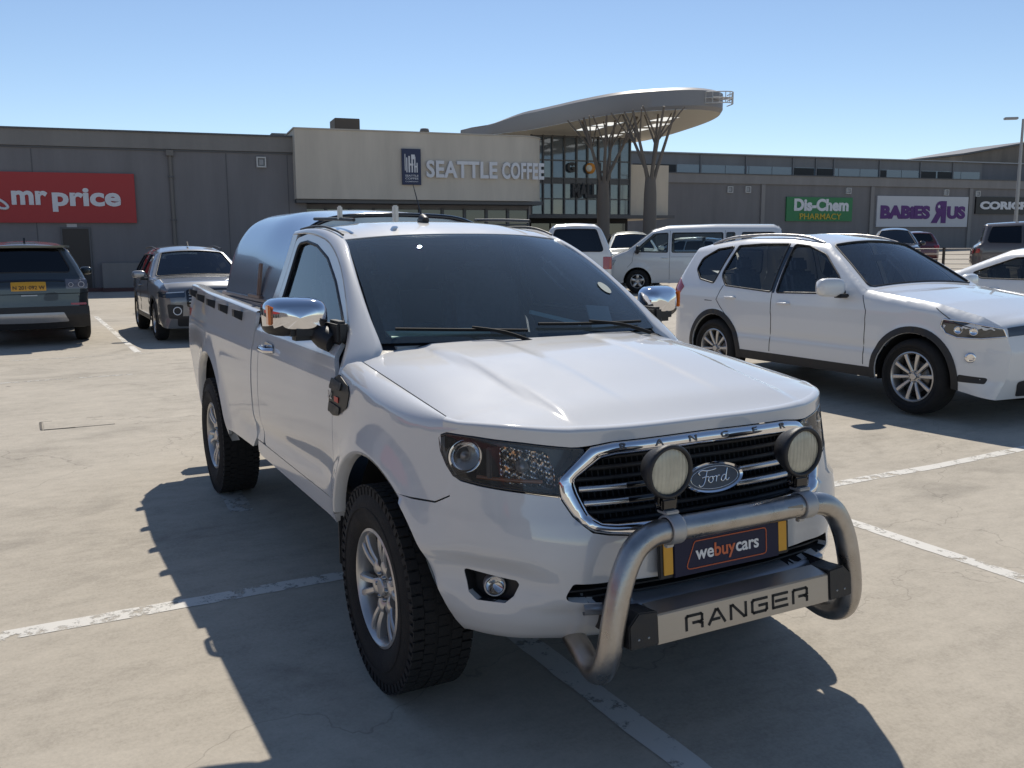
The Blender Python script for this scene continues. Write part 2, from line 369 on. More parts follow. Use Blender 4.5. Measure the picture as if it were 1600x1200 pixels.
# ---------------------------------------------------------------- wheels
def wheel(parent,name,c,side,R=.388,rr=.222,w=.255,spokes='twin6',rim=None,blocks=False):
    """side -1 faces -y; axle along y. c = hub centre in the middle of the tyre"""
    rim=rim or ALLOY
    wt=sub(name,parent,c); M=frame((0,0,0),(1,0,0),(0,0,1)) if side<0 else frame((0,0,0),(-1,0,0),(0,0,1))   # local z -> outward (-y)
    h=w/2; t=MB()
    pr=[(rr-.012,h-.035),(rr,h-.02),(rr+.012,h-.008),(rr+.05,h+.004),(R-.075,h+.006),(R-.04,h-.004),(R-.018,h-.018),(R-.004,h-.045),(R,h-.07),(R,0)]
    pr=pr+[(a,-b) for a,b in reversed(pr[:-1])]
    t.lathe(pr,72,M)
    nb=60 if blocks else 0
    for k in range(nb):
        a=2*math.pi*k/nb
        for j,yy in enumerate((-.10,-.055,0,.055,.10)):
            aa=a+(j%2)*math.pi/nb; d=(.026,.036,.011)
            rot=Matrix.Rotation(aa,4,'Z'); B=MB().box((R+.000,0,0),(.007,.032,.040)); 
            t.add([tuple(M@(rot@Vector((p[0],p[1],p[2]+yy*w/.255)))) for p in B.v],B.f,smooth=False)
        for sg in(-1,1):    # shoulder lugs
            rot=Matrix.Rotation(a+(math.pi/nb if sg>0 else 0),4,'Z'); B=MB().box((R-.020,0,sg*(h-.016)),(.030,.024,.020))
            t.add([tuple(M@(rot@Vector(p))) for p in B.v],B.f,smooth=False)
    t.lathe([(R-.085,h+.0075),(R-.083,h+.010),(R-.080,h+.0075)],72,M)
    t.build('tyre',RUBBER,wt)
    m=MB(); lip=h-.012
    m.lathe([(rr-.002,lip-.02),(rr+.004,lip),(rr-.006,lip+.004),(rr-.014,lip-.004),(rr-.02,lip-.03),(rr-.03,-h*.5),(rr-.012,-h+.02)],72,M)
    def spoke(a,r0,r1,w0,w1,z0,z1,th=.028,curve=.012):
        V=[];n=7
        for i in range(n):
            q=i/(n-1); r=r0+(r1-r0)*q; ww=(w0+(w1-w0)*q)/2; z=z0+(z1-z0)*q+curve*math.sin(q*math.pi)
            for (yy,zz) in((-ww,-th),(-ww,-.006),(-ww*.62,0),(ww*.62,0),(ww,-.006),(ww,-th)): V.append((r,yy,z+zz))
        F=[(i*6+k,i*6+k+1,(i+1)*6+k+1,(i+1)*6+k) for i in range(n-1) for k in range(5)]
        rot=Matrix.Rotation(a,4,'Z'); m.add([tuple(M@(rot@Vector(p))) for p in V],[f[::-1] for f in F],smooth=False)
    zc=lip-.02
    if spokes=='twin6':
        for k in range(6):
            a=2*math.pi*k/6+.26
            for dd in(-.155,.155): spoke(a+dd,.085,rr-.012,.021,.027,zc-.010,zc+.012,th=.034,curve=.008)
            spoke(a,.05,.115,.062,.050,zc-.012,zc-.010)
    elif spokes=='v10':
        for k in range(10):
            a=2*math.pi*k/10+.1; spoke(a,.05,rr-.012,.026,.042,zc-.01,zc+.012,th=.022,curve=.006)
    elif spokes=='five':
        for k in range(5): spoke(2*math.pi*k/5+.3,.05,rr-.012,.06,.08,zc-.01,zc+.010)
    m.lathe([(0,zc+.004),(.03,zc+.004),(.034,zc),(.036,zc-.014),(.062,zc-.016),(.07,zc-.024),(.072,zc-.05)],40,M)
    m.build('rim',rim,wt,auto=35)
    d=MB(); d.lathe([(0,lip-.075),(rr-.05,lip-.075),(rr-.05,lip-.09)],40,M); d.lathe([(0,-h+.03),(rr-.01,-h+.03)],32,M)
    d.lathe([(.06,lip-.062),(.15,lip-.062),(.152,lip-.075)],40,M,mi=1)
    d.build('brake_disc',[DARK,mat('brake_steel',(.16,.15,.14),.4,.9)],wt)
    for k in range(6 if spokes=='twin6' else 5):
        nn=MB(); a=2*math.pi*k/(6 if spokes=='twin6' else 5); nn.lathe([(0,zc+.004),(.008,zc+.002),(.009,zc-.014)],8,M@Matrix.Translation((.05*math.cos(a),.05*math.sin(a),0)))
        nn.build('wheel_nut',NUT,wt)
    return wt
GM=mat('concrete',(.40,.375,.325),.86)
def ground_nodes(m,scale=1,c0=(.270,.238,.190),c1=(.545,.485,.395)):
    N=m.node_tree; b=N.nodes['Principled BSDF']; L=N.links; tc=nd(m,'ShaderNodeTexCoord')
    def noise(sc,st=(1,1,1),det=6,ro=.6,dist=0):
        mp=nd(m,'ShaderNodeMapping'); mp.inputs['Scale'].default_value=st; L.new(tc.outputs['Object'],mp.inputs[0]); n=nd(m,'ShaderNodeTexNoise',Scale=sc,Detail=det,Roughness=ro,Distortion=dist); L.new(mp.outputs[0],n.inputs[0]); return n.outputs[0]
    def mth(op,a,b_,c=None):
        n=nd(m,'ShaderNodeMath',operation=op)
        for i,q in enumerate((a,b_,c)):
            if q is None: continue
            if isinstance(q,(int,float)): n.inputs[i].default_value=q
            else: L.new(q,n.inputs[i])
        return n.outputs[0]
    a=noise(.55,(1,.8,1),5,.6,.4); s_=noise(1.7,(1.9,.6,1),12,.74,.2); f=noise(7,(1.4,.8,1),10,.78); g=noise(60,(1,1,1),6,.8); st=noise(.9,(1,1,1),6,.55,1.2)
    v=mth('MULTIPLY',a,.22); v=mth('MULTIPLY_ADD',s_,.24,v); v=mth('MULTIPLY_ADD',f,.28,v); v=mth('MULTIPLY_ADD',g,.26,v)
    cr_=nd(m,'ShaderNodeValToRGB'); e=cr_.color_ramp; e.elements[0].position=.37; e.elements[0].color=(*c0,1); e.elements[1].position=.63; e.elements[1].color=(*c1,1)
    x=e.elements.new(.50); x.color=(*[ (p*.42+q*.58) for p,q in zip(c0,c1)],1)
    L.new(v,cr_.inputs[0])
    # darker worn smudges and small spots
    mr=nd(m,'ShaderNodeMapRange'); mr.inputs[1].default_value=.56; mr.inputs[2].default_value=.70; mr.inputs[3].default_value=1; mr.inputs[4].default_value=.80; L.new(st,mr.inputs[0])
    vo=nd(m,'ShaderNodeTexVoronoi',Scale=1.1,Randomness=1.0); vo.feature='F1'; L.new(tc.outputs['Object'],vo.inputs[0])
    sp=nd(m,'ShaderNodeMapRange'); sp.inputs[1].default_value=.020; sp.inputs[2].default_value=.040; sp.inputs[3].default_value=.35; sp.inputs[4].default_value=1; L.new(vo.outputs['Distance'],sp.inputs[0])
    # hairline cracks
    vc=nd(m,'ShaderNodeTexVoronoi',Scale=.22); vc.feature='DISTANCE_TO_EDGE'; wv=nd(m,'ShaderNodeVectorMath',operation='MULTIPLY_ADD'); nz=nd(m,'ShaderNodeTexNoise',Scale=1.5,Detail=6); L.new(tc.outputs['Object'],nz.inputs[0]); L.new(nz.outputs['Color'],wv.inputs[0]); wv.inputs[1].default_value=(1.6,1.6,0); L.new(tc.outputs['Object'],wv.inputs[2]); L.new(wv.outputs[0],vc.inputs[0])
    ck=nd(m,'ShaderNodeMapRange'); ck.inputs[1].default_value=.0; ck.inputs[2].default_value=.0022; ck.inputs[3].default_value=.72; ck.inputs[4].default_value=1; L.new(vc.outputs['Distance'],ck.inputs[0])
    k=mth('MULTIPLY',mr.outputs[0],sp.outputs[0]); k=mth('MULTIPLY',k,ck.outputs[0])
    vm=nd(m,'ShaderNodeVectorMath',operation='SCALE'); L.new(cr_.outputs[0],vm.inputs[0]); L.new(k,vm.inputs['Scale']); L.new(vm.outputs[0],b.inputs['Base Color'])
    h=mth('MULTIPLY_ADD',f,.6,mth('MULTIPLY',g,.25)); bp=nd(m,'ShaderNodeBump',Strength=.25,Distance=.01); L.new(h,bp.inputs['Height']); L.new(bp.outputs[0],b.inputs['Normal'])
ground_nodes(GM)
xs=np.array(sorted(set([-700,-400,-250,-150,-100,-70]+list(np.arange(-60,31,3.))+[60,120,250,500,700]))); ys=np.array(sorted(set([-700,-400,-200,-100,-50,-20,-8,0,2,4,6]+list(np.arange(9,90,3.))+[120,200,400,700])))
g=np.array([[(x,y,float(gz(x,min(y,95)))) for y in ys] for x in xs]); G_=MB().grid(g,flip=False); o=G_.build('ground',GM); tag(o,kind='structure')
if o.data.polygons[0].normal.z<0: o.data.flip_normals()
# painted lines: ragged worn sheets
PL=mat('line_paint',(.66,.63,.57),.7)
def line_nodes(m,thr=.42,alpha_edge=True):
    N=m.node_tree; b=N.nodes['Principled BSDF']; L=N.links; tc=nd(m,'ShaderNodeTexCoord'); n=nd(m,'ShaderNodeTexNoise',Scale=9,Detail=9,Roughness=.72); L.new(tc.outputs['Object'],n.inputs[0])
    n2=nd(m,'ShaderNodeTexNoise',Scale=1.6,Detail=4); L.new(tc.outputs['Object'],n2.inputs[0]); ad=nd(m,'ShaderNodeMath',operation='MULTIPLY_ADD'); L.new(n2.outputs[0],ad.inputs[0]); ad.inputs[1].default_value=.35; L.new(n.outputs[0],ad.inputs[2])
    mr=nd(m,'ShaderNodeMapRange'); mr.inputs[1].default_value=thr+.115; mr.inputs[2].default_value=thr+.215; L.new(ad.outputs[0],mr.inputs[0]); L.new(mr.outputs[0],b.inputs['Alpha'])
line_nodes(PL,.445)
PF=mat('line_paint_faded',(.50,.48,.43),.75); line_nodes(PF,.49)
def line(x0,y0,x1,y1,w,m,name='painted_line',z=.002):
    P=np.linspace(0,1,max(3,int(math.hypot(x1-x0,y1-y0)/.06))); a=np.array([x0,y0]); b=np.array([x1,y1]); d=(b-a)/np.linalg.norm(b-a); n=np.array([-d[1],d[0]]); rnd_=np.random.RandomState(int(abs(x0*97+y0*31))+3)
    L=[];k=len(P); j1=np.convolve(rnd_.normal(0,.004,k+6),np.ones(3)/3,'same')[3:-3]; j2=np.convolve(rnd_.normal(0,.004,k+6),np.ones(3)/3,'same')[3:-3]
    g=np.array([[(*(a+(b-a)*t-n*(w/2+j1[i])),0) for i,t in enumerate(P)],[(*(a+(b-a)*t+n*(w/2+j2[i])),0) for i,t in enumerate(P)]]); g[:,:,2]=gz(g[:,:,0],g[:,:,1])+z
    o=MB().grid(g).build(name,m); 
    if o.data.polygons[0].normal.z<0: o.data.flip_normals()
    tag(o,kind='structure'); return o
line(-1.21,-14,-1.21,2.25,.115,PL); line(-1.27,2.37,-1.27,13.0,.10,PL)
line(-1.15,2.31,5.8,2.31,.105,PL); line(-1.15,-.21,5.5,-.21,.11,PL); line(-1.15,-2.75,5.5,-2.75,.11,PL); line(-1.15,-5.3,5.5,-5.3,.11,PL)
line(-1.33,7.4,-6.2,7.4,.1,PL); line(-1.33,9.95,-6.2,9.95,.1,PL)
line(-2.62,-.85,-3.5,-.80,.14,PF); line(-9.7,-3.2,-9.75,-.75,.07,PF); line(-12.2,-2.2,-12.2,7,.06,PF)
for y in(-5.4,-2.9,-.39,2.1,4.6): line(-12.4,y,-21,y,.10,PL if y==-.39 else PF)
# patched lid in the slab with a dark gap round it
m=MB(); m.box((-6.37,-1.58,.0025),(.42,.60,.005)); tag(m.build('patched_slab',GM),kind='structure')
GD=mat('gap_dirt',(.13,.115,.095),.95)
for a_,b_,w_ in(((-6.60,-1.90),(-6.18,-1.90),.020),((-6.17,-1.90),(-6.16,-1.62),.016),((-6.60,-1.90),(-6.60,-1.80),.02),((-6.61,-1.50),(-6.60,-1.35),.012)): line(*a_,*b_,w_,GD,'slab_gap',.0065)
# ---------------------------------------------------------------- the mall
A8=R_(8); DX=Vector((math.sin(A8),math.cos(A8),0)); NX8=Vector((math.cos(A8),-math.sin(A8),0)); UP=Vector((0,0,1))
def at(P0,t,z,o=0): return Vector((P0[0],P0[1],0))+DX*t+UP*z+NX8*o
def fr8(P0,t,z,o=0): p=at(P0,t,z,o); return frame(tuple(p),tuple(DX),(0,0,1))
def wbox(m,P0,t0,t1,z0,z1,o0,o1,mi=0,bev=0):
    M=fr8(P0,(t0+t1)/2,(z0+z1)/2,(o0+o1)/2); b=MB().box((0,0,0),(t1-t0,z1-z0,o1-o0),bev=bev); b.xf(M); m.add(b.v,b.f,mi=mi,smooth=False); return m
PA=(-35,-2.1); PB=(-34.3,-2.1); PC=(-52,-2.1); PU=(-56,-2.1); PG=(-39,20)
def wallmat(n,c,b=.1): return noisy(mat(n,c,.9),b*2.0,.9,.04,.25,18,detail=9,stretch=(1.3,1.3,.22))
W1=wallmat('wall_grey_brown',(.200,.190,.192),.06); W2=wallmat('parapet_grey',(.24,.225,.21),.05); BE=wallmat('wall_beige',(.60,.53,.44),.05); W3=wallmat('wall_mid_grey',(.195,.185,.185),.06); W4=wallmat('wall_upper',(.26,.245,.235),.05)
TRIM=mat('metal_trim',(.10,.10,.105),.5,.3); PIPE=mat('pipe_grey',(.17,.155,.14),.6); GLAZ=mat('dark_glazing',(.02,.025,.03),.06,0,1); SKYG=mat('sky_glass',(.10,.13,.16),.05,.2,1,spec=.8)
L_=thing('mall_building','long grey brown mall hall with parapet behind the dark car at left','building')
m=MB(); wbox(m,PA,-40,10.6,-.6,5.25,-22,0); m.build('wall',W1,L_)
m=MB(); wbox(m,PA,-40,10.6,5.25,5.82,-22,.10); m.build('parapet',W2,L_); m=MB(); wbox(m,PA,-40,10.6,5.82,5.88,-22,.16); m.build('coping',TRIM,L_)
m=MB(); wbox(m,PA,-40,10.6,5.18,5.235,.004,.045); m.build('shadow_gap',TRIM,L_)
for t in (-7.2,-4.9,-2.6,0.9,7.6,9.9): wbox(MB(),PA,t,t+.03,.1,5.15,.002,.014).build('panel_joint',TRIM,L_)
m=MB(); wbox(m,PA,1.74,2.62,0,2.30,.003,.05); d_=m.build('door',mat('door_brown',(.05,.042,.036),.6),L_); m=MB(); wbox(m,PA,1.68,2.68,2.30,2.36,.003,.07); wbox(m,PA,1.68,1.74,0,2.30,.003,.07); wbox(m,PA,2.62,2.68,0,2.30,.003,.07); m.build('door_frame',TRIM,d_)
m=MB(); m.tube([tuple(at(PA,5.6,5.22,.05)),tuple(at(PA,5.6,.1,.05))],.075,10); wp=m.build('downpipe',PIPE,L_)
for z in(1,2.6,4.2): wbox(MB(),PA,5.49,5.71,z,z+.06,.0,.14).build('pipe_bracket',TRIM,wp)
m=MB(); wbox(m,PA,5.47,5.73,5.0,5.2,.01,.2); m.build('rain_hopper',PIPE,wp)
m=MB(); wbox(m,PA,3.0,12,-.2,1.05,.03,.35,bev=.02); tag(m.build('low_wall',W2),'low plastered ledge wall along the foot of the hall behind the silver car','wall')
m=MB(); wbox(m,PA,-40,3.0,-.2,.13,.01,.5,bev=.02); wbox(m,PA,3.0,12,-.2,.13,.36,.8,bev=.02); tag(m.build('kerb',mat('kerb_red',(.10,.05,.045),.9)),kind='structure')
def lamp(P0,t,z,lab,w=.36,h=.38,o0=0):
    s=thing('wall_light',lab,'wall light',tuple(at(P0,t,z,o0)),0,'square wall lights on the mall'); M=frame((0,0,0),tuple(DX),(0,0,1))
    m=MB()
    for a,b,c_,d in((-w/2,w/2,h/2-.05,h/2),(-w/2,w/2,-h/2,-h/2+.05),(-w/2,-w/2+.05,-h/2+.05,h/2-.05),(w/2-.05,w/2,-h/2+.05,h/2-.05)):
        b_=MB().box(((a+b)/2,(c_+d)/2,.06),(b-a,d-c_,.12)); b_.xf(M); m.add(b_.v,b_.f,smooth=False)
    m.build('light_frame',mat('light_frame_white',(.55,.54,.52),.6),s)
    b_=MB().box((0,0,.03),(w-.11,h-.11,.05)); b_.xf(M); b_.build('light_face',mat('light_face',(.16,.16,.17),.3),s); b_=MB().box((0,0,.065),(w-.2,h-.2,.02)); b_.xf(M); b_.build('light_bulb_plate',mat('light_plate',(.30,.30,.31),.3),s)
lamp(PA,8.92,4.85,'square wall light high on the grey hall left of the coffee shop block',.36,.40)
# sign boards
def board(P0,t0,t1,z0,z1,m_,lab,o=0.0,name='shop_sign',th=.12):
    s=thing(name,lab,'sign',tuple(at(P0,(t0+t1)/2,(z0+z1)/2,o))); b=MB().box((0,0,th/2),(t1-t0,z1-z0,th)); b.xf(frame((0,0,0),tuple(DX),(0,0,1))); b.build('board',m_,s); return s
def letters(s,txt,x,y,size,m_,bold=0,ext=.03,o=.13,sx=1.0,align='CENTER',name='lettering',sp=1.0,shear=0):
    M=frame((0,0,0),tuple(DX),(0,0,1))@Matrix.Translation((x,y,o)); k=text_mb(txt,size,ext,bold,align,M,shear,sp,sx=sx); return k.build(name,m_,s)
LW=mat('letter_white',(.72,.71,.72),.6); 
# fit: give the width wanted
def fit(s,txt,x0,x1,y,h,m_,bold=0,o=.13,name='lettering',ext=.03,sp=1.0):
    k=text_mb(txt,1,0,bold,'LEFT',None,0,sp); xs_=[p[0] for p in k.v]; yy=[p[1] for p in k.v]; w=max(xs_)-min(xs_); hh=max(yy)-min(yy)
    k=text_mb(txt,1,ext,bold,'LEFT',None,0,sp); sc=(x1-x0)/w; sy=h/hh; mx,my=min(xs_),(min(yy)+max(yy))/2
    M=frame((0,0,0),tuple(DX),(0,0,1)); k.v=[tuple(M@Vector(((p[0]-mx)*sc+x0,(p[1]-my)*sy+y,p[2]+o))) for p in k.v]; k.n=[None]*len(k.v); return k.build(name,m_,s)
s=board(PA,-1.55,4.30,2.52,4.31,mat('sign_red',(.42,.035,.035),.55),'red clothing shop sign board with white lettering on the left hall',.0)
cx=(-1.55+4.30)/2; cz=(2.52+4.31)/2
for ch,x0,x1,y,h in (('mr',.19,1.36,3.40,.50),('price',1.50,3.80,3.34,.86)): fit(s,ch,x0-cx,x1-cx,y-cz,h,LW,.035)
m=MB(); M=frame((0,0,0),tuple(DX),(0,0,1))
m.tube([tuple(M@Vector((x-cx,z-cz,.15))) for x,z in cr([(-1.0,3.75),(-.75,3.50),(-.40,3.42),(-.05,3.22),(.05,3.05),(-.15,3.02),(-.45,3.22),(-.8,3.30)],5)],.05,6); m.build('lettering',LW,s)
s=board(PA,1.90,2.24,2.36,2.48,mat('notice_white',(.5,.5,.5),.6),'small white notice plate above the brown door',0.001,'door_notice',.02)
for i in range(3): fit(s,'NOTICE'[i*2:i*2+2],-.13+i*.09,-.06+i*.09,0,.05,TRIM,.0,.021,'notice_print',.001) if 0 else None
# beige coffee shop block
Bk=thing('shop_block','beige overhanging block carrying the coffee sign in the middle','building')
m=MB(); 
out=[]; 
pts=[at(PB,10.04,0,0),at(PB,19.4,0,0)]+[at(PB,19.4+1.2*math.sin(a),0,-1.2+1.2*math.cos(a)) for a in np.linspace(.15,math.pi/2,7)]+[at(PB,20.6,0,-9),at(PB,10.04,0,-9)]
P2=[(p.x,p.y) for p in pts]
m.prism(P2,6.09-3.45,Matrix.Translation((0,0,3.45))); m.build('wall',BE,Bk,auto=20)
m=MB(); P3=[(p.x,p.y) for p in [at(PB,10.0,0,.04),at(PB,19.4,0,.04)]+[at(PB,19.4+1.24*math.sin(a),0,-1.2+1.24*math.cos(a)) for a in np.linspace(.15,math.pi/2,7)]+[at(PB,20.64,0,-9),at(PB,10.0,0,-9)]]
m.prism(P3,.05,Matrix.Translation((0,0,6.092))); m.build('coping',mat('coping_beige',(.5,.45,.38),.7),Bk)
m=MB(); wbox(m,PB,10.05,20.4,3.30,3.445,-2,-.15); m.build('soffit',TRIM,Bk)
m=MB(); wbox(m,PB,10.2,20.2,0,3.30,-3.2,-1.2,mi=0); m.build('shopfront_wall',W1,Bk)
for i in range(10):
    t=10.4+i*.98; m=MB(); wbox(m,PB,t,t+.86,.25 if i<5 else .05,3.1,-1.195,-1.15); w_=m.build('shop_window',GLAZ,Bk); m=MB(); wbox(m,PB,t-.06,t,.05,3.15,-1.195,-1.08); wbox(m,PB,t+.86,t+.92,.05,3.15,-1.195,-1.08); wbox(m,PB,t,t+.86,2.45,2.52,-1.149,-1.09); m.build('window_frame',TRIM,w_)
s=board(PB,14.23,15.0,4.04,5.45,mat('sign_navy',(.025,.035,.085),.5),'tall navy logo panel left of the coffee lettering',.002,'logo_sign')
M=frame((0,0,0),tuple(DX),(0,0,1)); k=0
for x,y0,y1,w in((-.27,-.15,.50,.05),(-.20,-.22,.36,.07),(-.10,-.22,.42,.10),(.02,-.22,.46,.09),(.13,-.22,.40,.08),(.22,-.22,.16,.07),(.06,.30,.48,.24),(-.02,.05,.13,.30),(.17,-.02,.04,.22)):
    b=MB().box((x,(y0+y1)/2,.13),(w*.62,y1-y0,.012+.002*k)); b.xf(M); b.build('skyline_mark',LW,s); k+=1
fit(s,'SEATTLE',-.27,.27,-.35,.075,LW,.01,.125,'logo_lettering',.006); fit(s,'COFFEE',-.27,.27,-.46,.075,LW,.01,.125,'logo_lettering',.006); fit(s,'COMPANY',-.27,.27,-.58,.05,LW,.005,.125,'logo_lettering',.006)
s=thing('coffee_sign','large white raised coffee shop lettering on the beige block','sign',tuple(at(PB,15.2,4.68,0)))
x=0.03
for w,x0,x1 in (('SEATTLE',.03,3.07),('COFFEE',3.28,5.22)):
    fit(s,w,x0,x1-(.06 if w=='COFFEE' else 0),0,.69,LW,.030,.09,'lettering',.045,1.06)
m=MB(); wbox(m,(-38,-2.1),12.7,13.77,5.9,7.0,-1,.3,bev=.02); tag(m.build('roof_unit',mat('unit_brown',(.09,.075,.06),.7)),'brown box plant unit on the roof of the beige block','roof unit')
m=MB(); wbox(m,(-38,-2.1),10.06,11.0,5.8,6.28,-1,.3); tag(m.build('roof_step',W2),'low grey roof upstand left of the beige block','roof unit')
m=MB(); wbox(m,(-38,-2.1),16.55,16.85,6.1,6.62,-.2,.1); m.lathe([(0,.15),(.18,.12),(.22,0)],12,Matrix.Translation(tuple(at((-38,-2.1),16.7,6.6,0)))); tag(m.build('roof_vent',PIPE),'small domed vent on the roof above the coffee sign','roof vent')
# entrance glass wall
E_=thing('entrance_glazing','tall glazed mall entrance wall with dark mullions under the canopy','building')
TS=[1.6,2.25,2.75,3.43,4.12,4.74,5.37,6.04,6.61,7.21]
ZS=[3.15,3.95,4.75,5.0,5.9,7.1]
for i in range(len(TS)-1):
    for j in range(len(ZS)-1):
        if ZS[j+1]-ZS[j]<.3: continue
        m=MB(); M=fr8(PG,(TS[i]+TS[i+1])/2,(ZS[j]+ZS[j+1])/2,0)@Matrix.Rotation(random.uniform(-.012,.012),4,'Y')@Matrix.Rotation(random.uniform(-.012,.012),4,'X'); b=MB().box((0,0,0),(TS[i+1]-TS[i]-.07,ZS[j+1]-ZS[j]-.07,.02)); b.xf(M); b.build('pane',SKYG,E_)
for t in TS: m=MB(); wbox(m,PG,t-.035,t+.035,3.1,7.15,.012,.12); m.build('mullion',TRIM,E_)
for z in ZS: m=MB(); wbox(m,PG,1.6,7.25,z-.03,z+.03,.012,.09); m.build('transom',TRIM,E_)
m=MB(); wbox(m,PG,1.0,7.25,4.75,5.0,-.02,.06); m.build('floor_band',TRIM,E_)
m=MB(); wbox(m,PG,1.0,7.3,-.2,3.1,-4,-.3); m.build('lobby_wall',mat('lobby_dark',(.035,.032,.03),.8),E_); m=MB(); wbox(m,PG,1.0,9.6,2.95,3.12,-.28,.7); m.build('door_canopy',TRIM,E_)
for i in range(5): m=MB(); wbox(m,PG,1.7+i*1.1,2.7+i*1.1,.2,2.7,-.29,-.22); m.build('entrance_door',GLAZ,E_)
m=MB(); wbox(m,PG,-6,1.6,3.2,7.1,-3.5,-3.3); wbox(m,PG,-6,1.6,6.2,7.1,-3.3,-3.2); m.build('side_glazing',SKYG,E_)
s=thing('mall_name_sign','dark mall name letters with an orange disc on the entrance glass','sign',tuple(at(PG,4.4,5.3,.16)))
DKL=mat('letter_dark',(.03,.03,.035),.5)
fit(s,'G',-.85,-.40,.25,.52,DKL,.05,.0,ext=.03); fit(s,'MALL',-.55,.85,-.92,.75,DKL,.05,.0,ext=.03); fit(s,'L',.95,1.25,.25,.52,DKL,.05,.0,ext=.03)
m=MB().lathe([(.0,.04),(.28,.04),(.28,0)],24,frame((0,0,0),tuple(DX),(0,0,1))@Matrix.Translation((.45,.22,0))); m.build('orange_disc',mat('disc_orange',(.55,.22,.02),.5),s)
m=MB().lathe([(.0,.06),(.17,.06),(.17,.041)],24,frame((0,0,0),tuple(DX),(0,0,1))@Matrix.Translation((.36,.22,0))); m.build('inner_disc',mat('disc_white',(.6,.6,.55),.5),s)
m=MB(); wbox(m,PG,7.27,9.55,2.95,5.78,-6,.05); m.build('beige_flank',BE,E_)
# leaf shaped entrance roof
near=[(-41.8,19.2),(-40.14,20.0),(-37.68,20.75),(-35.5,20.95),(-33.39,21.08),(-30.88,21.51),(-29.33,22.5),(-28.51,23.54),(-28.45,24.6),(-28.95,25.5),(-30.79,26.6),(-33.52,27.61),(-37.54,28.72),(-40.62,28.83),(-44,27.5),(-44.5,23.5)]
rim=cr(near,5,True); R0=thing('entrance_canopy','sweeping leaf shaped flat canopy roof over the mall entrance','canopy'); zc=7.2; n=len(rim)
cen=rim.mean(0); TP=lambda p: float(1-.62*sst(-37.5,-42.0,p[0])*sst(25,21,p[1]))
rows=[[(p[0],p[1],zc) for p in rim],[(p[0]+(p[0]-cen[0])*.018,p[1]+(p[1]-cen[1])*.018,zc+.15*TP(p)) for p in rim],[(p[0]+(p[0]-cen[0])*.018,p[1]+(p[1]-cen[1])*.018,zc+.78*TP(p)) for p in rim],[(p[0]*1+(cen[0]-p[0])*.03,p[1]+(cen[1]-p[1])*.03,zc+.92*TP(p)) for p in rim]]
m=MB(); V=[p for r in rows for p in r]; F=[(j*n+i,j*n+(i+1)%n,(j+1)*n+(i+1)%n,(j+1)*n+i) for j in range(3) for i in range(n)]; m.add(V,F,smooth=False); m.add(rows[3],[tuple(range(n))],smooth=False); m.build('fascia',mat('canopy_fascia',(.27,.26,.26),.5,.2),R0,auto=30)
skl=[[(-36.86,22.97),(-35.3,22.72),(-34.9,23.5),(-36.3,23.85)],[(-34.9,22.7),(-33.45,22.76),(-33.2,23.4),(-34.5,23.55)],[(-32.29,24.1),(-30.91,24.0),(-30.7,24.7),(-32.1,24.9)],[(-41.77,26.0),(-39.9,25.7),(-39.6,26.3),(-41.4,26.7)],[(-39.2,25.6),(-37.45,25.5),(-37.2,26.2),(-38.9,26.4)],[(-36.6,25.5),(-34.9,25.3),(-34.6,26.0),(-36.3,26.2)],[(-34.2,25.2),(-32.8,25.0),(-32.6,25.7),(-34.0,25.9)]]
def flat(z): return lambda u,v: np.stack([u,v,0*u+z],-1)
m=panel(flat(zc-.002),rim,[np.array(q) for q in skl],step=1.2,sgn=1,flange=0); m.f=[tuple(reversed(f)) for f in m.f]; m.n=[(0,0,-1)]*len(m.v); m.build('soffit',mat('soffit_pale',(.62,.58,.50),.7),R0)
# skylights: open light wells, the top cap has matching translucent panels
for q in skl:
    k=MB(); k.add([(x,y,zc+.004) for x,y in q],[(3,2,1,0)],smooth=False); 
    tr=bpy.data.materials.get('translucent_panel')
    if not tr:
        tr=bpy.data.materials.new('translucent_panel'); tr.use_nodes=True; N=tr.node_tree; N.nodes.clear(); o_=N.nodes.new('ShaderNodeOutputMaterial'); a_=N.nodes.new('ShaderNodeBsdfTranslucent'); a_.inputs[0].default_value=(.85,.83,.75,1); N.links.new(a_.outputs[0],o_.inputs[0])
    k.build('skylight',tr,R0)
# cut the cap above the skylights
capo=[o for o in bpy.data.objects if o.name.startswith('fascia') and o.parent==R0][0]
bm=bmesh.new(); bm.from_mesh(capo.data); fs=[f for f in bm.faces if len(f.verts)>20]; bmesh.ops.delete(bm,geom=fs,context='FACES_ONLY'); bm.to_mesh(capo.data); bm.free()
# truss tip
tip=[(-28.4,23.9),(-27.6,24.3),(-27.15,24.95),(-27.5,25.3),(-28.5,25.6)]
m=MB()
for z in(zc+.20,zc+.48,zc+.80): m.tube([(x-.0,y,z+.0) for x,y in cr([(-28.6,23.6),(-27.9,24.0),(-27.35,24.6),(-27.2,25.1),(-27.6,25.5),(-28.6,25.8)],4)],.03,6)
for i in range(9):
    a=cr([(-28.6,23.6),(-27.9,24.0),(-27.35,24.6),(-27.2,25.1),(-27.6,25.5),(-28.6,25.8)],4)[2*i+1]; m.tube([(a[0],a[1],zc+.2),(a[0],a[1],zc+.8)],.025,5); m.tube([(a[0],a[1],zc+.48),(-28.9,24.6,zc+.48)],.02,5)
tv=np.array(m.v); o_=np.array([-28.55,24.75,zc+.45]); tv=(tv-o_)*np.array([.62,.75,.75])+o_; m.v=[tuple(p) for p in tv]; m.build('truss_tip',mat('truss_white',(.55,.53,.5),.5),R0)
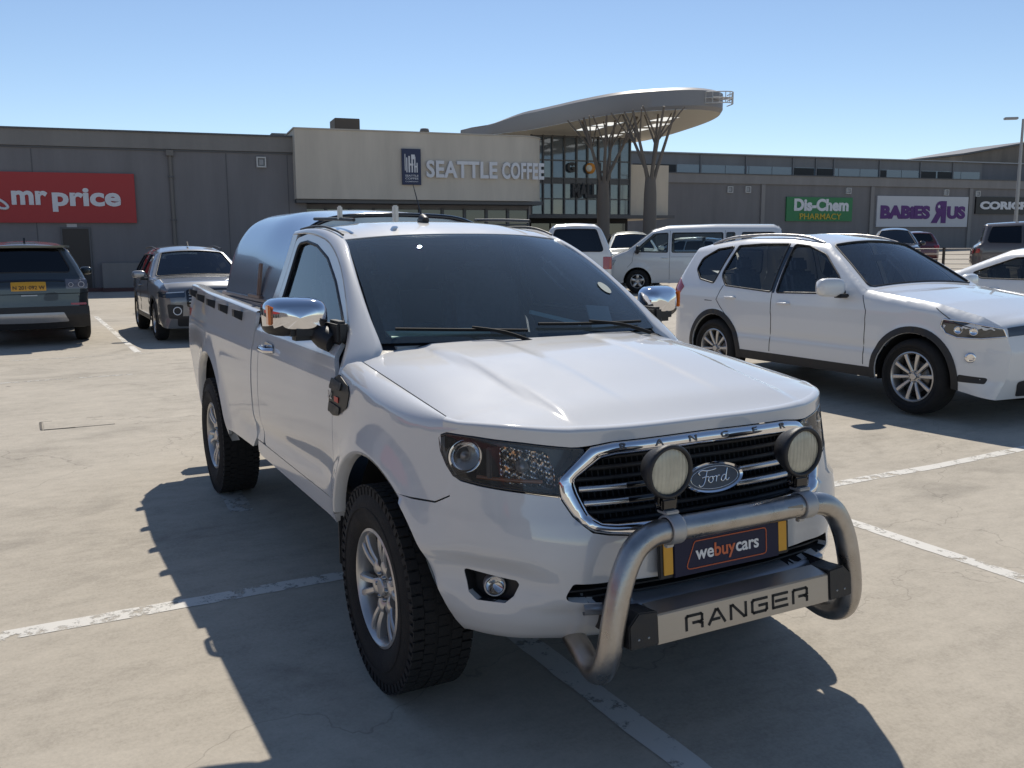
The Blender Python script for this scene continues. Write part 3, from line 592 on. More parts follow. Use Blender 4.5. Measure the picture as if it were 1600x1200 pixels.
# branching columns
TC=mat('column_brown',(.17,.14,.115),.7)
for (bx,by,lab) in ((-32.3,21.7,'left brown branching column holding up the canopy before the glass'),(-29.6,22.3,'right brown branching column holding up the canopy beside the beige flank')):
    t=thing('tree_column',lab,'column',(bx,by,float(gz(bx,by))),0,'branching columns of the entrance'); h=7.2-float(gz(bx,by))
    m=MB().tube([(0,0,-.1),(0,0,1.5),(0,0,3.4),(0,0,4.1)],[.33,.30,.27,.22],12); m.build('trunk',TC,t)
    for k in range(5):
        a=2*math.pi*k/5+.4+bx; r=1.0+.5*(k%2); p=[(0,0,3.5),(.28*math.cos(a),.28*math.sin(a),4.5),(r*math.cos(a),r*math.sin(a),h-.02)]
        m=MB().tube(p,[.11,.08,.045],7); br=m.build('limb',TC,t)
        for s_ in(-1,1):
            q0=Vector(p[1]).lerp(Vector(p[2]),.45); q1=Vector((r*1.15*math.cos(a+s_*.55),r*1.15*math.sin(a+s_*.55),h-.02)); MB().tube([tuple(q0),tuple(q1)],[.045,.03],6).build('twig',TC,br)
# right hall
Rh=thing('mall_hall','long dark grey mall hall with clerestory on the right','building')
m=MB(); wbox(m,PC,36,120,-1,5.60,-24,0); m.build('wall',W3,Rh); m=MB(); wbox(m,PC,36,120,5.60,6.20,-24,.12); m.build('parapet',W4,Rh)
m=MB(); wbox(m,PC,36,120,6.2,6.26,-24,.18); m.build('coping',TRIM,Rh)
for t in (46.2,55.51,64.73,74): m=MB(); wbox(m,PC,t-.15,t+.15,-1,5.58,.003,.12); m.build('pilaster',W4,Rh)
m=MB(); wbox(m,PU,34,70.5,6,7.9,-20,0); m.build('upper_wall',W4,Rh); m=MB(); wbox(m,PU,34,120,7.9,7.98,-20,.2); m.build('upper_coping',mat('coping_light',(.42,.42,.42),.5),Rh)
m=MB(); wbox(m,PU,70.5,120,6,7.9,-20,0); m.build('upper_wall',W3,Rh)
t=42.3
while t<69: 
    m=MB(); wbox(m,PU,t,t+1.95,6.4,7.16,.003,.03); m.build('clerestory_window',mat('clerestory_glass',(.20,.235,.27),.25,.2,.6),Rh); t+=2.0
for t0,t1 in((38.8,42.2),(52.2,54.0),(54.3,55.7),(60.2,60.8),(64.2,65.7),(65.9,67.3)): m=MB(); wbox(m,PU,t0,t1,6.45,7.12,.031,.06); m.build('louvre',mat('louvre_dark',(.03,.028,.026),.6),Rh)
for t in (52.1,54.15,55.8,60.1,64.1,67.4,48,44.2): m=MB(); wbox(m,PU,t-.05,t+.05,6.3,7.85,.061,.11); m.build('fin',W4,Rh)
G3=thing('gable_block','brown gabled block rising behind the right hall','building'); m=MB(); M=fr8((-62,-2.1),75.3,0,0); m.prism([(0,7),(0,9.15),(9,10.6),(22,12),(22,7)],8,M@Matrix.Translation((0,0,-8))); m.build('wall',wallmat('gable_brown',(.20,.165,.13)),G3)
m=MB(); m.prism([(-.2,9.15),(9,10.62),(22,12.05),(22,12.2),(9,10.78),(-.2,9.3)],8.3,M@Matrix.Translation((0,0,-8))); m.build('roof_edge',TRIM,G3)
for i,(t,z) in enumerate(((43.56,5.2),(44.98,5.22),(53.39,5.25),(62.35,5.25),(65.41,5.20))):
    lamp(PC,t,z,['square wall light, left of the pair beside the entrance','square wall light, right of the pair beside the entrance','square wall light above the green pharmacy sign','square wall light above the white baby shop sign','square wall light above the black furniture sign'][i],.42,.42,.0)
s=board(PC,48.13,53.75,3.11,4.77,mat('sign_green',(.03,.20,.07),.5),'green pharmacy sign board with white and yellow lettering',.0)
fit(s,'Dis-Chem',-2.2,2.45,.30,.86,LW,.045); fit(s,'PHARMACY',-1.70,1.85,-.50,.42,mat('letter_yellow',(.55,.40,.05),.6),.01)
s=board(PC,55.95,64.48,2.72,4.94,mat('sign_white',(.55,.55,.57),.5),'white baby shop sign board with purple lettering',.0)
PUR=mat('letter_purple',(.11,.03,.17),.6)
fit(s,'BABiES',-3.95,.62,-.05,.98,PUR,.06); fit(s,'R',.75,2.15,-.02,1.62,PUR,.07,name='reversed_letter'); fit(s,'US',2.25,4.0,-.05,.95,PUR,.06)
rv=[o for o in bpy.data.objects if o.name.startswith('reversed_letter')][0]; c_=DX*1.45
for v in rv.data.vertices: d=(v.co-c_).dot(DX); v.co-=DX*2*d
rv.data.flip_normals()
m=MB(); M=frame((0,0,0),tuple(DX),(0,0,1))@Matrix.Translation((1.42,.38,.165)); st_=[(.17*(1 if k%2==0 else .42)*math.sin(2*math.pi*k/10),.17*(1 if k%2==0 else .42)*math.cos(2*math.pi*k/10)) for k in range(10)]; m.prism(st_,.012,M); m.build('star',LW,s)
s=board(PC,65.25,73.5,3.70,4.98,mat('sign_black',(.015,.015,.018),.4),'black furniture shop sign with white lettering at the right edge',.0)
fit(s,'CORICRAFT',-3.75,3.4,.0,.60,LW,.055)
# light pole, railing
p=(-20.14,33.2,float(gz(0,33.2))); LP=thing('light_pole','tall grey light pole with lamp head at the right edge','light pole',p)
MB().tube([(0,0,0),(0,0,3),(0,0,5.82)],[.08,.065,.045],10).build('pole',mat('pole_grey',(.38,.37,.36),.5,.4),LP)
MB().box((-.28,-.35,5.85),(.5,.22,.09),rot=Matrix.Rotation(.9,3,'Z'),bev=.02).build('lamp_head',MATS['pole_grey'],LP); MB().box((.2,.25,5.85),(.4,.2,.08),rot=Matrix.Rotation(.9,3,'Z'),bev=.02).build('lamp_head',MATS['pole_grey'],LP)
RL=thing('railing','dark metal railing with horizontal bars beyond the white car at right','railing',(0,0,0))
ra=np.array([-25.5,25.5]); rb_=np.array([-14.5,28.6]); RM=mat('railing_dark',(.05,.04,.035),.5,.3)
for k in range(6): q=ra+(rb_-ra)*k/5; z=float(gz(*q)); MB().box((q[0],q[1],z+.5),(.07,.07,1.0)).build('post',RM,RL)
for h in(.25,.42,.59,.76,.95):
    MB().tube([(ra[0],ra[1],float(gz(*ra))+h),(rb_[0],rb_[1],float(gz(*rb_))+h)],.014 if h<.9 else .022,6).build('bar',mat('bar_steel',(.28,.26,.24),.35,.8),RL)
m=MB(); M=frame(((ra[0]+rb_[0])/2,(ra[1]+rb_[1])/2,float(gz(0,27))+.02),(rb_[0]-ra[0],rb_[1]-ra[1],float(gz(*rb_)-gz(*ra))),(-(rb_[1]-ra[1]),rb_[0]-ra[0],0)); b=MB().box((0,0,0),(11.6,.5,.24),bev=.02); b.xf(M); tag(b.build('kerb',mat('kerb_pale',(.42,.39,.33),.85)),kind='structure')

# shop wing on the other side of the car park, out of the frame to the left, seen only in the bodywork
Wg=thing('shop_wing','long low shop wing with a red fascia facing the parked cars','building',(0,0,0)); MB().box((-6,-27,2.2),(60,10,5.4)).build('wall',W1,Wg); MB().box((-6,-21.93,3.4),(40,.12,1.9)).build('fascia',MATS['sign_red'],Wg)
for k in range(9): MB().box((-24+k*4.4,-21.95,1.05),(3.4,.08,2.1)).build('shop_window',GLAZ,Wg)
# ---------------------------------------------------------------- the white pickup
BLN=1.28
def door_y(x,z):
    lo=hero_y(x,np.minimum(z,BLN)); d=np.maximum(z-BLN,0); return lo-.050*sst(1.19,1.30,z)-.43*d+.12*d*d
def door_pt(x,z): return np.stack([x+0*z,-door_y(x,z),z+0*x],-1)
def s_xz(x,z):
    a=FA(z)-X0F; t=np.clip((x-X0F)/a,0,1); k=(1-t**NX)**(1/NX); return np.interp(k*.9,_py,_s)
def arch(xc,zc,r,a0,a1,n=26,rz=None): return [(xc+r*math.cos(a),zc+(rz or r)*math.sin(a)) for a in np.linspace(R_(a0),R_(a1),n)]
T=thing('pickup_truck','white single cab pickup with bull bar, two round spotlights and a grey canopy','pickup')
GAP=.004
# both sides at once: right side (y<0) is built, left is its mirror
def both(name,mb,m,parent=T,label=None,**k):
    a=mb.build(name,m,parent,**k); b=mb.flipped().build(name,m,parent,**k); return a,b
# fender
vt=lambda x: float(hero_zt(x)-.07+SHL)
fo=[(-.47+GAP,.555)]+[(-.47+GAP,z) for z in(.8,1.0)]+[(-.44,1.12),(-.435,vt(-.43)-.001)]
fo+=[(x,vt(x)-.001) for x in np.linspace(-.40,.52,12)]
fo+=[(.525,1.09),(.50,1.075),(.455,1.055),(.462,1.0),(.488,.958),(.52,.925),(.545,.912),(.51,.862),(.455,.832),(.36,.828)]
fo+=arch(.01,.435,.478,55,163,24)
fo=np.array(fo)
both('fender',panel(fender_pt,fo,step=.03,sgn=1,flange=.02,edge=.015),PAINT)
# flare lip just inside the arch
def arch_lip(xc,zc,r,a0,a1,fn,dep=.05):
    m=MB(); A=np.array(arch(xc,zc,r,a0,a1,40)); P=fn(A[:,0],A[:,1]); n=len(P); g=np.zeros((n,3,3)); cdir=np.stack([A[:,0]-xc,0*A[:,0],A[:,1]-zc],1)/r
    g[:,0]=P+[0,-.001,0]; g[:,1]=P-cdir*.012+[0,.004,0]; g[:,2]=P-cdir*.014+[0,dep,0]; m.grid(g,flip=False); return m
both('arch_lip',arch_lip(.01,.435,.478,10,163,lambda x,z: fender_pt(x,z)),PAINT)
both('arch_lip',arch_lip(-3.23,.455,.508,-2,178,side_pt),PAINT)
# wheel arch liners
def liner(xc,zc,r,a0,a1,y0,y1):
    m=MB(); A=np.array(arch(xc,zc,r,a0,a1,30)); g=np.stack([np.stack([A[:,0],0*A[:,0]-y,A[:,1]],1) for y in(y0,y1)],1); m.grid(g)
    m.add([(xc,-y1,zc)]+[tuple(p) for p in g[:,1]],[(0,i+1,i+2) for i in range(len(A)-1)],smooth=False); return m
both('arch_liner',liner(.01,.435,.492,20,172,.80,.45),DARK); both('arch_liner',liner(-3.23,.455,.522,5,175,.86,.45),DARK)
mf=MB(); mf.box((-.475,-.80,.44),(.02,.17,.22),bev=.006); both('mud_flap',mf,BLACKPL)
# bumper skin
HLO=[(.555,.882),(.675,.896),(.82,.908),(.89,.916),(.925,.922)]                   # lower edge of the headlight, (|s|, z)
GRB=[(0,.742),(.30,.748),(.42,.762),(.475,.776),(.53,.825),(.562,.885)]           # lower outer edge of the grille ring
arc=[(x,z) for x,z in arch(.01,.435,.478,55,-6,14)]
bo=[(0,.40),(.5,.395),(.80,.388),(.90,.39)]
bo+=[(float(s_xz(x,z)),z) for x,z in reversed(arc)]
bo+=[(float(s_xz(.36,.83))+.0,.822),(float(s_xz(.455,.83)),.826),(float(s_xz(.51,.862)),.857),(.945,.90)]
bo+=[(a,b-GAP) for a,b in reversed(HLO)]+[(a+.002,b-GAP) for a,b in reversed(GRB)]
BR=[(-a,b) for a,b in bo]; bumper_out=np.array(BR+[(a,b) for a,b in reversed(bo)][1:-1])
def mir(p): return np.array([(-a,b) for a,b in reversed(p)])
fogR=rnd([(-.925,.628),(-.735,.612),(-.725,.60),(-.745,.56),(-.775,.533),(-.875,.528),(-.905,.55)],.012)
intake=rnd([(-.585,.562),(-.552,.617,.015),(-.47,.612,.3),(0,.600,0),(.47,.612,.3),(.552,.617,.015),(.585,.562),(.40,.535),(0,.528),(-.40,.535)],.02)
panel(front_pt,bumper_out,[fogR,mir(fogR),intake],step=.025,sgn=1,flange=.03,edge=.02).build('front_bumper',PAINT,T)
def pocket(fn,loop,depth,m=None,sgn=1,mi=0,n=None):
    """walls and floor of a recess"""
    m=m or MB(); L=resample(loop,.03); P=fn(L[:,0],L[:,1]); N=surf_normal(fn,L[:,0],L[:,1],2e-3,sgn); Q=P-N*depth; k=len(L)
    m.add(np.concatenate([P-N*.003,Q]),[(i,(i+1)%k,k+(i+1)%k,k+i) for i in range(k)],mi=mi,smooth=False)
    panel(fn,L,step=.05,off=-depth,flange=0,sgn=sgn,mb=m,mi=mi); return m
both('fog_lamp_recess',pocket(front_pt,fogR,.06),BLACKPL)
pocket(front_pt,intake,.09).build('lower_intake',DARK,T)
fp=front_pt(np.array([-.815]),np.array([.572]))[0]; Mf=frame((fp[0]-.035,fp[1]+.02,fp[2]),(.35,.94,0),(0,0,1))
a=MB().lathe([(.036,-.02),(.036,.012),(.033,.016),(.030,.012)],28,Mf); fl=both('fog_lamp',a,SILVER)
for q,s in zip(fl,(0,1)):
    b=MB().lathe([(0,.016),(.018,.014),(.030,.010)],24,Mf); b=b.flipped() if s else b; b.build('fog_lens',LENS,q)
    b=MB().lathe([(0,-.01),(.018,-.004),(.029,.009)],24,Mf); b=b.flipped() if s else b; b.build('reflector',CHROME,q)
# lower silver lip of the bumper under the intake
S_=np.linspace(-.52,.52,60); rows=[]; tp=.534+.012*sst(.40,.52,np.abs(S_)); bt=.492+.022*sst(.36,.52,np.abs(S_))
for zz,o in ((tp,-.05),(tp,.012),(tp-.006,.020),((tp+bt)/2,.024),(bt+.006,.019),(bt,.010),(bt,-.02)): rows.append(front_pt(S_,zz)+surf_normal(front_pt,S_,zz)*o)
m=MB().grid(np.stack(rows,1),flip=False); m.build('bumper_lip',SILVER,T)
for zz in (.557,.580): 
    m=MB(); m.tube([tuple(front_pt(np.array([s]),np.array([zz]))[0]-np.array([.035,0,0])) for s in np.linspace(-.55,.55,15)],.005,6); m.build('intake_bar',BLACKPL,T)
# bonnet
def hy(x): return np.minimum(.795,hero_y(x,hero_zt(x)-.07)-.02)-.006
def hood_pt(x,y):
    e=hy(np.minimum(x,.5)); r=np.clip(np.abs(y)/e,0,1.2); zt=hero_zt(x)
    c=.066+.012*sst(-.45,0,x)-.050*sst(0,.85,x)
    z=zt+c*(.38*(1-r**9)+.62*(1-r**2.2))
    w=.50-.05*sst(-.3,.8,x); z=z+.013*sst(w+.05,w,np.abs(y))*sst(.80,.55,x)                 # raised middle
    w2=.235-.03*x; z=z-.005*sst(w2+.012,w2-.035,np.abs(y))*sst(.74,.4,x)
    z=z-.012*sst(.60,.80,x)
    return np.stack([x+0*y,y+0*x,z],-1)
def lip_top(s):                        # where the bonnet turns down, along the front
    p=front_pt(s,0*s+1.075); x=p[:,0]-.016; y=p[:,1]*.985; y=np.clip(y,-hy(np.minimum(x,.5)),hy(np.minimum(x,.5))); return x,y
def lip_pt(s,t):
    s=np.asarray(s,float); x,y=lip_top(s); top=hood_pt(x,y); zb=np.interp(np.abs(s),[0,.37,.45,.50,.555,.67,.83,.95,1.0],[1.047,1.043,1.034,1.031,1.037,1.050,1.061,1.063,1.062]); b=front_pt(s,zb)
    tt=np.clip(t,0,1); th=np.clip((tt-.45)/.55,0,1)*np.pi/2; zz=zb+(top[:,2]-zb)*np.where(tt<.45,tt*1.6,.72+.28*np.sin(th))
    k=(1-np.cos(th)); return np.stack([b[:,0]*(1-k)+top[:,0]*k,b[:,1]*(1-k)+top[:,1]*k,zz],-1)
hb=MB(); sm=.965
S=np.linspace(-sm,sm,90); Tt=np.concatenate([np.linspace(0,.45,4),np.linspace(.45,1,12)[1:]])
U,V=np.meshgrid(S,Tt,indexing='ij'); A=lip_pt(U.ravel(),V.ravel()).reshape(len(S),len(Tt),3); hb.grid(A)
fx,fy=lip_top(S); ho=[(float(a),float(b)) for a,b in zip(fx,fy)]
xs=np.linspace(fx[-1]-.02,-.40,18); ho+=[(x,float(hy(x))) for x in xs]
ho+=[(-.43,.735),(-.40,.66),(-.33,.45),(-.29,.2),(-.28,0),(-.29,-.2),(-.33,-.45),(-.40,-.66),(-.43,-.735)]
ho+=[(x,-float(hy(x))) for x in xs[::-1]]
panel(hood_pt,np.array(ho),step=.03,flange=.015,mb=hb,edge=.03); hood=hb.build('bonnet',PAINT,T)
def weld(o,d=.0005):
    bm=bmesh.new(); bm.from_mesh(o.data); bmesh.ops.remove_doubles(bm,verts=bm.verts,dist=d); bm.to_mesh(o.data); bm.free()
# headlights
HLR=[(-.555,.882+GAP),(-.675,.896+GAP),(-.82,.908+GAP),(-.89,.916+GAP),(-.925,.926),(-.953,.957),(-.978,1.0),(-.985,1.045),(-.95,1.058),(-.83,1.056),(-.67,1.045),(-.555,1.032),(-.465,1.024),(-.50,.985),(-.545,.945)]
HL=rnd(HLR,.008)
def hl_build(flip):
    f=(lambda m: m.flipped() if flip else m)
    h=f(pocket(front_pt,HL,.12)).build('headlight',mat('lamp_housing',(.060,.052,.048),.28,.2,.5),T)
    f(panel(front_pt,HL,step=.03,off=.0,flange=.004)).build('lamp_cover',LENS,h)
    rim=resample(HL,.02); P=front_pt(rim[:,0],rim[:,1])+surf_normal(front_pt,rim[:,0],rim[:,1])*-.004
    f(MB().tube([tuple(p) for p in P],.005,6,closed=True)).build('lamp_seal',GLOSSBLK,h)
    for (s,z,r,dd) in ((-.865,.985,.050,.050),):
        p=front_pt(np.array([s]),np.array([z]))[0]; M=frame((p[0]-dd,p[1]+dd*.35,p[2]),(.28,.96,0),(0,0,1))
        m=MB().lathe([(r+.006,.012),(r,.014),(r*.93,0),(r*.7,-.022),(r*.35,-.038),(0,-.042)],36,M)
        m.lathe([(r*1.16,.004),(r*1.16,-.03)],36,M)
        f(m).build('lamp_reflector',CHROME,h)
        b=MB().lathe([(0,.0),(.010,-.004),(.011,-.03)],14,M); b.lathe([(0,.012),(.016,.008),(.017,.0)],14,M); f(b).build('bulb_shield',SILVER,h)
    # faceted wide reflector with an amber bulb, glints painted into its chrome by noise
    def wave(u,v):
        p=front_pt(u,v); n=surf_normal(front_pt,u,v); d=-.050-.022*np.cos((u+.655)*15)*np.cos((v-.962)*16)+.004*np.sin(u*230)+.003*np.sin(v*190+u*60); return p+n*d[:,None]
    wr=panel(wave,rnd([(-.765,.918),(-.565,.905),(-.560,.95),(-.585,1.015),(-.76,1.035)],.02),step=.006,flange=0,h=1e-3); RM_=MATS.get('glint_chrome')
    if RM_ is None:
        RM_=mat('glint_chrome',(.8,.8,.8),.10,1.0); N_=RM_.node_tree; t_=nd(RM_,'ShaderNodeTexCoord'); n_=nd(RM_,'ShaderNodeTexNoise',Scale=26,Detail=3); N_.links.new(t_.outputs['Object'],n_.inputs[0]); c_=nd(RM_,'ShaderNodeValToRGB'); e_=c_.color_ramp; e_.elements[0].position=.40; e_.elements[0].color=(.10,.085,.075,1); e_.elements[1].position=.62; e_.elements[1].color=(.80,.44,.22,1); x_=e_.elements.new(.52); x_.color=(.78,.76,.74,1); N_.links.new(n_.outputs[0],c_.inputs[0]); N_.links.new(c_.outputs[0],N_.nodes['Principled BSDF'].inputs['Base Color'])
    f(wr).build('wide_reflector',RM_,h)
    b=MB().lathe([(0,.02),(.014,.016),(.020,.0),(.020,-.03)],16,frame(tuple(front_pt(np.array([-.665]),np.array([.962]))[0]-np.array([.05,-.02,0])),(.28,.96,0),(0,0,1))); f(b).build('bulb_shield',SILVER,h)
    f(MB().tube([tuple(front_pt(np.array([s]),np.array([.916+(-.6-s)*.03]))[0]-np.array([.05,-.015,0])) for s in np.linspace(-.82,-.60,10)],.007,8)).build('turn_lamp',mat('turn_amber',(.35,.12,.04),.2,0,1),h)
    p=front_pt(np.array([-.76]),np.array([.97]))[0]
    f(MB().box((p[0]-.05,p[1]+.015,.975),(.02,.05,.10),rot=Matrix.Rotation(.5,3,'Z'),bev=.004)).build('lamp_divider',mat('lamp_grey',(.10,.10,.11),.35,.3),h)
for q in(0,1): hl_build(q)
# grille
GO=[(-.562,.935),(-.452,1.030),(-.37,1.040),(0,1.044),(.37,1.040),(.452,1.030),(.562,.935)]+[(a,b) for a,b in reversed(GRB)][:-1]+[(-a,b) for a,b in GRB]
GO=rnd(GO,.02); 
GI=rnd([(-.508,.930),(-.412,.990),(-.36,.997),(0,1.000),(.36,.997),(.412,.990),(.508,.930),(.500,.895),(.476,.830),(.44,.803),(.39,.795),(0,.785),(-.39,.795),(-.44,.803),(-.476,.830),(-.500,.895)],.02)
gr=MB()
def ring(fn,A,B,hgt,m,n=160):
    def eq(P):
        P=np.vstack([P,P[:1]]); L=np.concatenate([[0],np.cumsum(np.hypot(*np.diff(P,axis=0).T))]); t=np.linspace(0,L[-1],n,endpoint=False); return np.stack([np.interp(t,L,P[:,0]),np.interp(t,L,P[:,1])],1)
    A=eq(A); C=A.mean(0)
    # nearest inner point on loop B for each outer point
    Bd=resample(B,.002); D=np.array([Bd[np.argmin(np.hypot(*(Bd-a).T))] for a in A])
    rows=[]
    for t,hh in ((0,-.02),(0.02,.004),(.18,.012),(.55,.014),(.85,.006),(1,-.006),(1.02,-.05)):
        Q=A+(D-A)*t; rows.append(fn(Q[:,0],Q[:,1])+surf_normal(fn,Q[:,0],Q[:,1])*hh*hgt)
    g=np.stack(rows,1); m.grid(g,closeu=True,flip=False); return m
ring(front_pt,GO,GI,1.0,gr); gs=gr.build('grille_surround',CHROME,T)
# recessed grille: dark backing, mesh bars and the bright strips
pocket(front_pt,GI,.10).build('grille_backing',DARK,T)
def strip(s0,s1,z0,z1,off,m,th=.012,n=24):
    S=np.linspace(s0,s1,n); rows=[]
    for z,o in((z0,off-th),(z0,off),(z1,off),(z1,off-th)):
        zz=S*0+z; rows.append(front_pt(S,zz)+surf_normal(front_pt,S,zz)*o)
    m.grid(np.stack(rows,1),flip=True); return m
ZSL=np.linspace(.800,.995,7)
for i,z in enumerate(ZSL):
    w=float(np.interp(z,[.79,.83,.90,.94,1.0],[.44,.485,.512,.51,.41]))
    strip(-w,w,z-.007,z+.007,-.05,MB(),.03).build('grille_slat',BLACKPL,T)
for z,zb in((.858,.020),(.902,.020)):
    for sg in(-1,1):
        w=.485 if z<.88 else .495
        m=MB(); a,b=sorted((sg*.13,sg*w)); strip(a,b,z-zb/2,z+zb/2,-.012,m,.05); m.build('grille_bar',GLOSSBLK,T)
        a,b=sorted((sg*(.33 if sg<0 else .11),sg*w)); m=MB(); strip(a,b,z-zb/2+.002,z+zb/2-.002,-.009,m,.002); m.build('bright_strip',mat('bright_silver',(.62,.61,.6),.25,.9),T)
m=MB(); 
for k in range(-22,23):
    s=k*.0215
    if abs(s)<.5: m.tube([tuple(front_pt(np.array([s]),np.array([z]))[0]-np.array([.075,0,0])) for z in(.79,.89,1.0)],.0022,5)
m.build('grille_mesh',BLACKPL,T)['kind']='stuff'
# letters on the top of the ring
nl=front_pt(np.array([0.]),np.array([1.02]))[0]
for k,ch in enumerate('RANGER'):
    s=-.34+k*.136; p=front_pt(np.array([s]),np.array([1.024])); n=surf_normal(front_pt,np.array([s]),np.array([1.024]))[0]; p=p[0]+n*.0145
    if abs(s+.272)<.01 : pass
    tdir=front_pt(np.array([s+.01]),np.array([1.024]))[0]-front_pt(np.array([s-.01]),np.array([1.024]))[0]
    up=np.cross(n,tdir/np.linalg.norm(tdir)); text_mb(ch,.030,.0012,.0004,M=frame(p,tdir,up),sx=1.6).build('ring_letter',mat('letter_grey',(.12,.12,.13),.4,.6),T)
# oval badge
Mb=frame((.842,0,.893),(0,1,0),(-.22,0,1)); 
bd=MB()
def ell(a,b,n=48): return [(a*math.cos(2*math.pi*i/n),b*math.sin(2*math.pi*i/n)) for i in range(n)]
def oval(a,b,z0,z1,aa,bb,m,mi,n=64):
    rows=[[(a*math.cos(t),b*math.sin(t),z0) for t in np.linspace(0,2*math.pi,n,endpoint=False)],[(aa*math.cos(t),bb*math.sin(t),z1) for t in np.linspace(0,2*math.pi,n,endpoint=False)]]
    V=rows[0]+rows[1]; m.add([tuple(Mb@Vector(p)) for p in V],[(i,(i+1)%n,n+(i+1)%n,n+i) for i in range(n)],mi=mi)
oval(.122,.052,-.03,.006,.122,.052,bd,0); oval(.122,.052,.006,.011,.118,.049,bd,0); oval(.118,.049,.011,.006,.110,.043,bd,0)
bd.add([tuple(Mb@Vector((p[0],p[1],.006))) for p in ell(.1105,.0435)],[tuple(range(48))],mi=1,smooth=False)
badge=bd.build('badge',[CHROME,mat('badge_navy',(.012,.018,.05),.3,0,.3)],T)
oe=MB(); oe.tube([tuple(Mb@Vector((.100*math.cos(t),.0365*math.sin(t),.0065))) for t in np.linspace(0,2*math.pi,60,endpoint=False)],.0011,5,closed=True)
ST=[ # script strokes of the word, unit: metres on the badge
 [(-.058,.012),(-.062,.020),(-.050,.026),(-.030,.0235),(-.008,.0245),(.004,.027)],
 [(-.030,.023),(-.036,.008),(-.043,-.010),(-.052,-.021),(-.062,-.0225),(-.066,-.016)],
 [(-.052,.003),(-.040,.005),(-.026,.0045)],
 [(-.016,.004),(-.026,.001),(-.028,-.010),(-.020,-.015),(-.012,-.008),(-.012,.001),(-.016,.004),(-.006,.002),(.000,.005)],
 [(.000,.005),(.003,.001),(-.001,-.014)],[(.0015,-.004),(.008,.004),(.015,.004)],
 [(.040,.003),(.030,.004),(.021,-.004),(.020,-.013),(.028,-.014),(.036,-.004),(.047,.024)],[(.047,.024),(.040,.002),(.037,-.011),(.043,-.014),(.050,-.008)]]
for s_ in ST:
    P=cr([(x*1.12+.004,y*1.05,.0068) for x,y in s_],6); oe.tube([tuple(Mb@Vector(p)) for p in P],.0024,6)
oe.build('badge_script',CHROME,badge)
# number plate with orange bordered dealer cover
Mp=frame((.918,-.0,.672),(0,1,0),(-.08,0,1)); pl=MB(); pl.prism(rnd([(-.275,-.062),(.275,-.062),(.275,.062),(-.275,.062)],.008),.012,Mp@Matrix.Translation((0,0,-.012)),bev=.003); plate=pl.build('number_plate',BLACKPL,T)
for sg in(-1,1): m=MB(); m.prism(rnd([(sg*.243-.018,-.050),(sg*.243+.018,-.050),(sg*.243+.018,.052),(sg*.243-.018,.052)],.003),.003,Mp@Matrix.Translation((0,0,.0005))); m.build('plate_end',YELLOW,plate)
m=MB().prism([(-.222,-.063),(.222,-.063),(.222,.066),(-.222,.066)],.006,Mp@Matrix.Translation((0,0,.001)),bev=.002); m.build('plate_cover',NAVY,plate)
bo_=rnd([(-.178,-.044),(.165,-.044),(.165,.044),(-.140,.044)],.014); m=MB(); m.tube([tuple(Mp@Vector((p[0],p[1],.0075))) for p in resample(bo_,.02)],.0022,5,closed=True); m.build('cover_border',ORANGE,plate)
text_mb('we',.062,.0008,.0012,'LEFT',Mp@Matrix.Translation((-.136,.002,.0082))).build('cover_lettering',WHITEP,plate); m=MB(); text_mb('cars',.062,.0008,.0012,'LEFT',Mp@Matrix.Translation((.030,.002,.0082)),mb=m); m.build('cover_lettering',WHITEP,plate)
text_mb('buy',.062,.0008,.0012,'LEFT',Mp@Matrix.Translation((-.062,.002,.0082))).build('cover_lettering',ORANGE,plate)
# bull bar
half=[(.66,-.47,.42),(.80,-.49,.375),(.89,-.505,.352),(.955,-.515,.375),(.985,-.512,.44),(.990,-.500,.53),(.988,-.478,.63),(.984,-.452,.70),(.980,-.415,.755),(.978,-.36,.785),(.978,-.28,.793)]
full=half+[(.982,-.14,.794),(.984,0,.795)]; full=full+[(x,-y,z) for x,y,z in reversed(full[:-1])]
bar=MB().tube(full,.0385,20,sub=5).build('bull_bar',SATIN,T)
m=MB(); m.prism([(-.36,-.046),(.36,-.046),(.36,.046),(-.36,.046)],.004,frame((1.022,0,.500),(0,1,0),(-.10,0,1)),bev=.002)
m.prism([(-.36,0),(.36,0),(.36,.075),(-.36,.075)],.004,frame((1.018,0,.545),(0,1,0),(-1,0,.12)),bev=.001); st=m.build('step_plate',mat('brushed_alu',(.40,.385,.365),.38,.95),bar); noisy(MATS['brushed_alu'],.06,10,.06,.05,200,stretch=(1,.1,1))
lm=MB()
Ms=frame((1.0265,0,.500),(0,1,0),(-.10,0,1))
# the word is built from strokes like the cut-out stencil letters
LT={'R':[[(0,0),(0,.72),(.08,.8),(.92,.8),(1,.72),(1,.42),(.9,.34),(.45,.34)],[(1,.22),(1,0)],[(.75,.34),(1,.2)]],
    'A':[[(0,0),(.45,.8),(.58,.8),(1.02,0)],[(.25,.24),(.66,.24)]],'N':[[(0,0),(0,.8),(.14,.8),(.86,0),(1,0),(1,.8)]],
    'G':[[(1,.8),(.1,.8),(0,.7),(0,.1),(.1,0),(.9,0),(1,.1),(1,.4),(.5,.4)]],'E':[[(1,.8),(0,.8),(0,0),(1,0)],[(.22,.4),(.95,.4)]]}
def stroke(pts,w,M,m,h=.0012):
    for a,b in zip(pts[:-1],pts[1:]):
        a,b=Vector(a),Vector(b); d=(b-a).normalized(); n=Vector((-d.y,d.x))*w/2; e=d*w/2*.95; q=[a-e-n,b+e-n,b+e+n,a-e+n]
        V=[tuple(M@Vector((p.x,p.y,z))) for z in(0,h) for p in q]; m.add(V,[(3,2,1,0),(4,5,6,7),(0,1,5,4),(1,2,6,5),(2,3,7,6),(3,0,4,7)],smooth=False)
